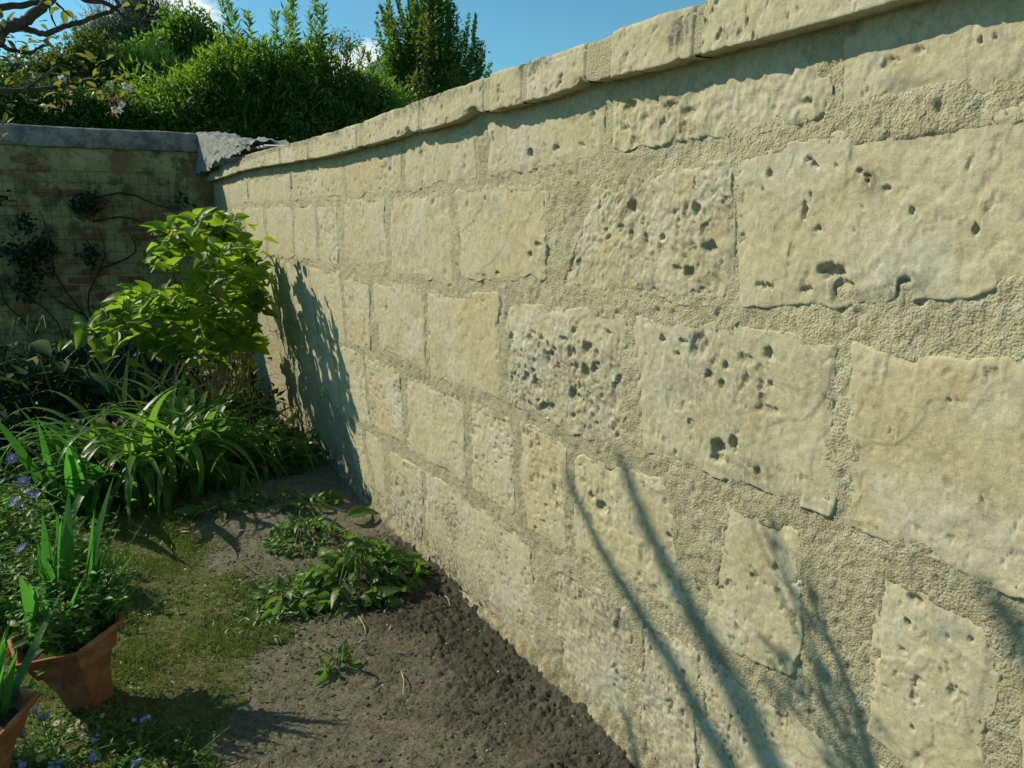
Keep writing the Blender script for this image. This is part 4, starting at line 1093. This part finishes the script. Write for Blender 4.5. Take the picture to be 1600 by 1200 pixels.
weedy('weed_patch', 'loose greyish-green leafy plants under the violet flowers at the left edge', 'weeds', bp, .18, .45, .06, 120, (bp[0][0], bp[0][1], 0), 14, .12)
bp = [(P2[0] + random.uniform(-.1, .1), P2[1] + random.uniform(-.1, .1), .235) for k in range(10)]
weedy('leafy_weed', 'small weeds in the nearer pot at the left edge', 'weed', bp, .04, .12, .028, 26, (P2[0], P2[1], .235), 10, .05)
bp = [(x_, y_, 0.0) for x_, y_ in (on_ground(a, b) for a, b in ((130,1180),(60,1195),(180,1170),(240,1190),(100,1160),(200,1200),(20,1200),(280,1195),(160,1140)))]
weedy('weed_patch', 'low dark clover-like weeds in the shadow in front of the farther pot', 'weeds', bp, .02, .08, .024, 120, (bp[0][0], bp[0][1], 0), 8, .06)

# ------------------------------------------------------------------ flowers
def petal_flower(name, mat, n, r, wid, eye_mat, eye_r, cupz=.2):
    V = []; F = []
    for k in range(n):
        a = 2 * math.pi * k / n; b = len(V); w = wid
        for (f, s_) in ((.12, 0), (.6, 1), (1, .0), (.6, -1), (.55, 0)):
            V.append((math.cos(a) * f * r - math.sin(a) * s_ * w * r, math.sin(a) * f * r + math.cos(a) * s_ * w * r, cupz * f * f * r))
        F += [(b, b + 1, b + 4, b + 4), ]
        F[-1:] = [(b, b + 1, b + 2, b + 4), (b, b + 4, b + 2, b + 3)]
    return mesh_np(name, V, F, mat)
FB = petal_flower('petals', PETB, 5, .0065, .42, YEL, .001)
FW = petal_flower('petals', PETW, 11, .011, .14, YEL, .003, .1)
FV = petal_flower('petals', PETV, 14, .021, .11, YEL, .004, .35)
FA = petal_flower('petals', PETW, 5, .020, .40, YEL, .003, .5)
def eye(r, mat=YEL):
    V = [(0, 0, r * .7)] + [(math.cos(a) * r, math.sin(a) * r, r * .15) for a in np.linspace(0, 2 * math.pi, 7)[:-1]]
    me = bpy.data.meshes.new('eye'); me.from_pydata(V, [], [(0, k + 1, (k + 1) % 6 + 1) for k in range(6)]); me.materials.append(mat); return me
EY1, EY2, EY3 = eye(.0018), eye(.0042), eye(.006)
def flower(name, label, cat_, base, head, fm, em, nheads, spread, group, leafy=True):
    t = thing(name, tuple(base), label, cat_, group); b = Vector(base); h_ = Vector(head)
    m = MB(); mid = b.lerp(h_, .5) + Vector((random.uniform(-.015, .015), random.uniform(-.015, .015), .01))
    m.tube(spline([b, mid, h_], 5), list(np.linspace(.0018, .0010, 11)), 4)
    sp = []
    if leafy:
        for j in range(9):
            f = j / 9; q = b.lerp(mid, f * 2) if f < .5 else mid.lerp(h_, f * 2 - 1); a = j * 2.4
            sp.append((q, (math.cos(a), math.sin(a), .5), (0, 0, 1), .022 * (1.1 - .6 * f)))
    for k in range(nheads):
        q = h_ + Vector((random.gauss(0, spread), random.gauss(0, spread), random.gauss(0, spread * .6)))
        m.tube([h_ - Vector((0, 0, .015)), q], .0008, 3)
        toc = (Vector((random.gauss(-.1, .5), random.gauss(-.5, .5), 1)))
        e = face(toc.orthogonal(), toc)
        place('petals', fm, t, q, e, random.uniform(.85, 1.15)); place('eye', em, t, q, e, 1)
    m.build('stem', GSTEM, t)
    if sp: stack_leaves('leaves', sp, WLm, WEEDM, t)
    return t
fl = [('stem of bright blue forget-me-nots in front of the nearer pot rim, upper of the pair', 55, 1108), ('stem of bright blue forget-me-nots just right of the nearer pot rim', 68, 1118), ('blue forget-me-nots low over the corner of the nearer pot', 33, 1145), ('blue forget-me-nots in front of the daisies in the pot shadow', 148, 1157), ('blue forget-me-nots standing alone right in the pot shadow on the moss', 218, 1124),
      ('blue forget-me-nots at the bottom edge below the daisies', 148, 1183), ('blue forget-me-nots at the bottom edge, the rightmost of their kind', 215, 1190), ('blue forget-me-nots in the bottom left corner', 33, 1196), ('small blue forget-me-nots at the bottom edge left of the others', 85, 1198), ('pale forget-me-nots against the terracotta side of the farther pot', 98, 1070), ('pale whitish-blue forget-me-nots beside the corner of the farther pot', 106, 1062)]
for lb, px, py in fl:
    gx, gy = on_ground(px, py); Yh = gy - random.uniform(.24, .34) * (1 if py > 1100 else .95)
    hd = at(px, py, Yh); flower('forget_me_not', lb, 'flower', (hd.x + random.uniform(-.03, .03), hd.y + .02, 0), hd, FB, EY1, 7, .0075, 'blue forget-me-nots in front of the pots')
dz = [('yellowish-white daisy nearest the foot of the farther pot', 88, 1130), ('white daisy just left of the pot shadow middle', 100, 1128), ('white daisy lying in the pot shadow beside the pot foot', 131, 1134), ('white daisy below the others in front of the pot foot', 110, 1141), ('white daisy at the pot foot, upper right of the group', 122, 1129), ('white daisy lowest of the group in the shadow', 129, 1150), ('daisy near the bottom edge in the weeds', 62, 1185), ('pale daisy by itself in the dark pot shadow', 160, 1118), ('pale daisy farthest right in the pot shadow', 206, 1085)]
for lb, px, py in dz:
    gx, gy = on_ground(px, py); Yh = gy - .06; hd = at(px, py, Yh)
    flower('daisy', lb, 'flower', (hd.x, hd.y, 0), hd, FW, EY2, 1, .0, 'daisies by the pots', False)
for lb, px, py, Yh in (('tall violet-blue daisy flower, highest at the left edge', 20, 717, 3.05), ('violet-blue flower pair at the left edge in the middle of the three', 24, 788, 2.95), ('small violet-blue flower bud above the weeds', 38, 753, 3.0), ('small violet-blue flower right of the leafy stalk', 51, 773, 3.0), ('violet-blue flower low among the pot weeds', 33, 858, 2.8)):
    hd = at(px, py, Yh); flower('violet_flower', lb, 'flower', (hd.x + .03, hd.y, 0), hd, FV, EY3, 1 if px in (20, 33) else (2 if px == 24 else 1), .012 if px == 24 else 0, 'violet-blue flowers at the left edge')

# ================================================================== PULLED WEEDS LYING ON THE SOIL
WL = [ovate('leaf', WEED, 1, w_, .22, d, 6, .05, 60 + i, .75, .02) for i, (d, w_) in enumerate(((.3, .5), (.7, .36), (1.0, .6), (-.3, .45)))]
def heap(label, cx, cy, rx, ry, h_, n, lmin, lmax, rot=0.0):
    t = thing('pulled_weed', (cx, cy, gz(cx, cy)), label, 'pulled weeds')
    m = MB()
    for k in range(max(6, n // 9)):
        a = random.uniform(0, 6.28); r = random.uniform(.2, 1)
        x = cx + math.cos(a) * r * rx; y = cy + math.sin(a) * r * ry
        m.tube(spline([(cx + math.cos(a) * .2 * rx, cy + math.sin(a) * .2 * ry, h_ * random.uniform(.3, .9)), ((x + cx) / 2, (y + cy) / 2, h_ * random.uniform(.4, 1.1)), (x, y, .02)], 5), .0024, 4)
    m.build('stems', GSTEM, t)
    for k in range(n):
        a = random.uniform(0, 6.28); r = math.sqrt(random.random())
        x = cx + math.cos(a) * r * rx; y = cy + math.sin(a) * r * ry
        z = t.location.z + .012 + h_ * (1 - r ** 1.6) * random.uniform(.35, 1.05)
        ax = (math.cos(a) + random.gauss(0, 1), math.sin(a) + random.gauss(0, 1), random.uniform(-.6, .9))
        place('leaf', random.choice(WL), t, (x, y, z), face(ax, (random.gauss(0, .7), random.gauss(-.2, .7), 1)), random.uniform(lmin, lmax))
    return t
gx, gy = on_ground(570, 925); heap('large heap of limp freshly pulled green weeds on the soil near the wall foot', gx, gy + .05, .27, .21, .19, 300, .04, .085)
gx, gy = on_ground(478, 855); heap('smaller clump of wilting green weeds behind the large heap', gx, gy + .03, .17, .15, .13, 170, .03, .06)
gx, gy = on_ground(445, 945); heap('thin trailing leafy weeds on the moss left of the large heap', gx, gy, .17, .17, .05, 150, .03, .07)
gx, gy = on_ground(535, 1055); heap('single small wilted weed alone on the bare soil', gx, gy + .02, .055, .045, .06, 16, .035, .065)
gx, gy = on_ground(490, 800); heap('flattened leafy scraps at the edge of the daylily clump', gx, gy, .16, .12, .05, 50, .04, .07)
gx, gy = on_ground(380, 800); heap('cut leaves strewn in front of the daylilies', gx, gy, .26, .10, .04, 70, .04, .09)
# one long wilted leaf by the wall foot
gx, gy = on_ground(560, 815)
wl_ = thing('fallen_leaf', (gx, gy, .03), 'single long green leaf lying curled against the wall foot', 'leaf')
place('blade', WL[0], wl_, (gx - .06, gy, .04), face((1, -.3, .25), (0, -.4, 1)), (.16, .16, .16)); place('stalk', WL[1], wl_, (gx - .02, gy, .04), face((1, .2, .35), (0, -.2, 1)), (.12, .12, .12))
for lb, px, py, L, r_, a in (('pale wood chip lying on the mossy ground near the daylilies', 290, 837, .055, .006, -.5),):
    gx, gy = on_ground(px, py); t = thing('wood_chip', (gx, gy, .02), lb, 'wood chip')
    m = MB(); m.box((-L / 2, -r_, 0), (L / 2, r_, .006)); o = part('chip', np.concatenate(m.v), np.concatenate(m.f), CHIP); o.parent = t; o.location = (0, 0, 0); t.rotation_euler.z = a
for lb, pts, mt in (('pale dry blade curving on the bare soil in the foreground', ((627,1057),(631,1075),(630,1092)), CHIP), ('thin dry root sticking out of the soil below the large weed heap', ((560,970),(568,985),(572,996)), CHIP), ('long thin dry stalk near the dark soil by the wall', ((695,938),(700,945),(703,952)), CHIP), ('dry twig on the trodden moss edge', ((350,1110),(375,1100),(390,1092)), CHIP)):
    P = [(*on_ground(a, b), .02 + .008 * math.sin(i * 2)) for i, (a, b) in enumerate(pts)]
    t = thing('dry_stalk', P[0], lb, 'dry stalk'); m = MB(); m.tube(spline(P, 4), [.002] * 9, 4); m.build('stalk', mt, t)

# ================================================================== GROUND COVER, CLODS, PEBBLES
def scatter(n, x0, x1, y0, y1, fn):
    """more densely near the camera"""
    x = RNG.uniform(x0, x1, n); y = y0 * (y1 / y0) ** RNG.random(n)
    k = RNG.random(n) < fn(x, y); return x[k], y[k]
x, y = scatter(210000, -.6, 1.15, 1.5, 4.6, lambda a, b: (1 - soil_mask(a, b)) * (.12 + .88 * smooth(-.25, .2, fbm(a * 6, b * 6, 71, 3))) + .035 * (a < .95))
n = len(x); C = np.stack([x, y, gh(x, y)], 1)
A = runit(n) * .9 + np.array([0, 0, .75])
gr_ = mass('moss_and_grass', C, A, runit(n), RNG.uniform(.010, .028, n) * (1 + 1.0 * (RNG.random(n) < .12)), RNG.uniform(.0018, .0045, n), GRASSM, None, 'stuff')
tag(gr_, 'short mossy grass covering the trodden garden ground', 'grass', kind='stuff')
x, y = scatter(34000, -.55, 1.0, 1.55, 4.7, lambda a, b: (1 - soil_mask(a, b)) * smooth(.0, .5, fbm(a * 5, b * 5, 72, 3)) * .9 + .012)
n = len(x); C = np.stack([x, y, gh(x, y) + RNG.uniform(.004, .016, n)], 1)
cv = mass('clover', C, runit(n) * np.array([1, 1, .25]), runit(n) * .35 + np.array([0, 0, 1.]), RNG.uniform(.008, .018, n), RNG.uniform(.006, .012, n), WEEDM, None, 'stuff')
tag(cv, 'tiny clover and daisy leaves growing through the moss', 'ground cover', kind='stuff')
gx0, gy0 = on_ground(430, 960)
x, y = scatter(9000, -.2, 1.1, 2.1, 4.6, lambda a, b: np.exp(-(((a - .55) / .28) ** 2 + ((b - 2.95) / .45) ** 2)) * .6 + np.exp(-(((a - .5) / .4) ** 2 + ((b - 4.05) / .3) ** 2)) * .5)
n = len(x); C = np.stack([x, y, gh(x, y) + RNG.uniform(.006, .022, n)], 1)
CLIP = leaf_material('clippings', (.05, .10, .03), (.12, .15, .045), (.12, .2, .04), .3, .45, .4, True)
cc = mass('leaf_clippings', C, runit(n) * np.array([1, 1, .3]), runit(n) * .5 + np.array([0, 0, 1.]), RNG.uniform(.012, .05, n), RNG.uniform(.004, .014, n), CLIP, None, 'stuff')
tag(cc, 'green leaf clippings scattered over the moss and soil', 'clippings', kind='stuff')
def lumps(x, y, r, mat, name, label, cat_):
    base = np.array([(1, 0, 0), (-1, 0, 0), (0, 1, 0), (0, -1, 0), (0, 0, 1), (0, 0, -1), (.6, .6, .5), (-.6, .6, .5), (-.6, -.6, .5), (.6, -.6, .5)], float)
    F0 = np.array([(4, 6, 7), (4, 7, 8), (4, 8, 9), (4, 9, 6), (6, 0, 2), (6, 2, 7), (7, 2, 1), (7, 1, 8), (8, 1, 3), (8, 3, 9), (9, 3, 0), (9, 0, 6), (5, 2, 0), (5, 1, 2), (5, 3, 1), (5, 0, 3)])
    n = len(x); z = gh(x, y) + r * .25
    V = base[None] * (r[:, None, None]) * RNG.uniform(.55, 1.3, (n, 10, 1)) * RNG.uniform(.7, 1.25, (n, 1, 3)) * np.array([1, 1, .75]) + np.stack([x, y, z], 1)[:, None]
    F = F0[None] + (np.arange(n) * 10)[:, None, None]
    o = part(name, V.reshape(-1, 3), F.reshape(-1, 3), mat, None, {'soil': np.ones(n * 10), 'wet': np.repeat(np.clip(wet_mask(x, y) + RNG.normal(size=n) * .15, 0, 1), 10)}, 'stuff', flat=False)
    return tag(o, label, cat_, kind='stuff')
x, y = scatter(70000, .0, 1.22, 1.35, 4.4, lambda a, b: soil_mask(a, b) * (.25 + .75 * wet_mask(a, b)))
lumps(x, y, RNG.random(len(x)) ** 14 * .008 + .0010, GROUND, 'soil_crumbs', 'loose crumbs and clods of dark dug soil along the wall foot', 'soil')
PEB = simple('pale_pebble', (.42, .38, .29), (.30, .27, .20), 60, .9)
x, y = scatter(1500, .1, 1.22, 1.4, 3.6, lambda a, b: soil_mask(a, b) * (.1 + .6 * wet_mask(a, b)))
lumps(x, y, RNG.random(len(x)) ** 3 * .006 + .002, PEB, 'mortar_crumbs', 'pale mortar crumbs and small pebbles dropped on the soil', 'pebbles')

# ================================================================== FRUIT TREE (trunk beyond the left edge, boughs reaching over)
ft = thing('fruit_tree', (-1.55, 3.6, gz(-1.55, 3.6)), 'old fruit tree whose bare and leafy boughs reach in at the top left', 'tree')
m = MB(); m.tube(spline([(-1.55, 3.6, -.05), (-1.5, 3.55, .7), (-1.38, 3.5, 1.35), (-1.2, 3.4, 1.75)], 6, .006, 1), list(np.linspace(.11, .065, 19)), 10); m.build('trunk', BARK, ft)
def bough(P, r0, r1, seed=1, side=7):
    m = MB(); q = spline(P, 6, min(r0 * .22, .004), seed); m.tube(q, [r0 + (r1 - r0) * i / (len(q) - 1) for i in range(len(q))], side); m.build('bough', BARK, ft); return q
YF = 2.28
def ft_at(px, py, dy=0.0): return at(px, py, YF + dy)
root = Vector((-1.2, 3.4, 1.75))
b1 = bough([root, Vector((-.75, 2.95, 1.95)), ft_at(-60, 75), ft_at(0, 47), ft_at(30, 38), ft_at(55, 20), ft_at(85, -8), ft_at(110, -60, .05)], .021, .008, 1)
bough([Vector((-.95, 3.15, 1.88)), ft_at(-90, 30, .1), ft_at(0, 12, .1), ft_at(45, 7, .1), ft_at(75, -8, .1), ft_at(100, -40, .15)], .011, .005, 2)
b3 = bough([ft_at(22, 42), ft_at(45, 47), ft_at(70, 53), ft_at(100, 42), ft_at(140, 29), ft_at(172, 18), ft_at(188, 9), ft_at(205, 10), ft_at(232, 2)], .0085, .003, 3)
bough([ft_at(182, 14), ft_at(192, 24), ft_at(204, 31), ft_at(230, 31), ft_at(258, 22)], .004, .002, 4)
bough([ft_at(110, -20, .05), ft_at(130, -2), ft_at(160, 3), ft_at(182, 13)], .008, .005, 5)
bough([ft_at(77, 6), ft_at(80, 24), ft_at(87, 41)], .0035, .0018, 6)
bough([ft_at(88, 4), ft_at(98, 14), ft_at(110, 26)], .0035, .0015, 7)
bough([ft_at(186, 8), ft_at(180, -5), ft_at(190, -30)], .005, .003, 9)
b7 = bough([Vector((-1.15, 3.3, 1.72)), Vector((-.6, 2.75, 1.88)), ft_at(-50, 146), ft_at(0, 142), ft_at(60, 140), ft_at(110, 132), ft_at(150, 119), ft_at(166, 106)], .0085, .003, 8)
bough([ft_at(40, 140), ft_at(70, 118), ft_at(95, 100)], .004, .002, 10)
bough([ft_at(100, 133), ft_at(130, 150), ft_at(160, 158)], .003, .0015, 11)
bough([ft_at(-20, 60), ft_at(10, 75), ft_at(45, 82), ft_at(70, 70)], .006, .003, 12)
# boughs out of view on the left that throw the soft shadows on the wall
def shadow_bough(uv, t_, r0, r1, seed):
    P = [Vector((D0, a, b)) + Vector((-0.86, 1.0, 1.0)) * t_ for a, b in uv]
    q = P[0] + (P[0] - P[1]) * 1.5; bough([root + Vector((0, 0, .05)), q.lerp(root, .4) - Vector((0, 0, .05)), q] + P, r0, r1, seed); return P
FLm = [ovate('leaf', FRUIT, 1, .5, .15, d, 5, .02, 80 + i) for i, d in enumerate((.2, .45))]
nleaf = 0
def tuft(p, n, r, lmin=.018, lmax=.036):
    global nleaf
    for k in range(n):
        d = Vector((random.gauss(0, 1), random.gauss(0, 1), random.gauss(.35, .8))).normalized()
        if nleaf < 300: place('leaf', random.choice(FLm), ft, Vector(p) + d * random.uniform(0, r), face(d, Vector((random.gauss(0, .4), random.gauss(0, .4), 1))), random.uniform(lmin, lmax)); nleaf += 1
for (px, py, n_, r) in ((5,55,6,.04),(25,105,7,.05),(10,62,7,.04),(35,70,8,.04),(60,62,6,.03),(78,70,4,.02),(20,90,6,.04),(50,95,5,.035),(82,10,3,.012),(97,12,3,.012),(30,128,6,.03),(8,135,5,.03),(60,130,6,.03),(75,112,5,.03),(118,128,6,.03),(135,112,8,.035),(150,100,7,.03),(165,94,5,.02),(170,130,8,.035),(190,128,7,.03),(60,165,5,.03),(8,172,4,.025),(130,140,6,.03),(155,140,8,.03),(60,35,2,.01),(5,198,3,.015),(232,8,4,.02),(210,8,3,.015),(95,150,5,.02)):
    tuft(ft_at(px, py, random.uniform(-.08, .08)), n_, r)
m = MB()
specs = []
for (px, py, n_, r) in ((95,160,26,.028),(173,150,34,.032),(28,125,12,.025),(182,165,16,.02),(20,88,10,.02),(3,210,8,.012)):
    for k in range(n_):
        q = ft_at(px, py) + Vector((random.gauss(0, r * .6), random.gauss(0, r * .6), random.gauss(0, r * .6)))
        specs.append((q, (random.gauss(0, 1), random.gauss(0, 1), random.gauss(-.3, 1)), (random.gauss(0, 1), random.gauss(0, 1), 1), random.uniform(.008, .017)))
stack_leaves('withered_blossom', specs, WLm, WITH, ft)
for (px, py) in ((171,131),(195,134),(202,143),(48,119),(190,163),(112,139),(178,172),(186,172),(97,124),(204,136)):
    q = ft_at(px, py, random.uniform(-.03, .0)); e = face(Vector((random.gauss(0, 1), 0, .3)), Vector((random.gauss(0, .4), -1, random.gauss(.2, .4))))
    place('blossom', FA, ft, q, e, random.uniform(.45, .65))
SH = (((1.20, .26), (1.32, .36), (1.48, .45), (1.66, .57), (1.84, .735)), 3.1, .046, .017, 31), (((1.0, .30), (1.15, .44), (1.32, .58), (1.45, .70), (1.57, .85)), 3.2, .062, .022, 32), \
     (((.46, .72), (.54, .84), (.60, .90)), 3.0, .04, .02, 34), (((1.34, -.06), (1.46, .04), (1.56, .13)), 2.6, .024, .010, 35)
for uv, t_, r0, r1, sd_ in SH: shadow_bough(uv, t_, r0, r1, sd_)
print('fruit leaves', nleaf)
# leaves of the out-of-view boughs, one joined part
specs = []
for uv, t_, n_ in ((((1.52, .78), (1.30, .58), (1.10, .45)), 3.2, 90), (((1.70, .60), (1.35, .38)), 3.1, 10), (((.60, .90), (.5, .78)), 3.0, 20)):
    for k in range(n_):
        f = random.random() * (len(uv) - 1); i = int(f); f -= i
        a = uv[i][0] * (1 - f) + uv[i + 1][0] * f; b = uv[i][1] * (1 - f) + uv[i + 1][1] * f
        q = Vector((D0, a + random.gauss(0, .012), b + random.gauss(0, .012))) + Vector((-0.86, 1.0, 1.0)) * t_
        specs.append((q, (random.gauss(0, .25) , -.9 + random.gauss(0, .4), -.9), (random.gauss(0, 1), random.gauss(0, 1), 1), random.uniform(.03, .06)))
FRM = leaf_material('fruit_tree_leaf_mass', (.08, .12, .025), (.12, .15, .035), (.30, .34, .05), .5, .45, .35, True)
stack_leaves('leaves', specs, WLm, FRM, ft)
print('objects', len(bpy.data.objects), 'tris', sum(sum(len(p.vertices) - 2 for p in o.data.polygons) if False else len(o.data.polygons) * 2 for o in bpy.data.objects if o.type == 'MESH'))
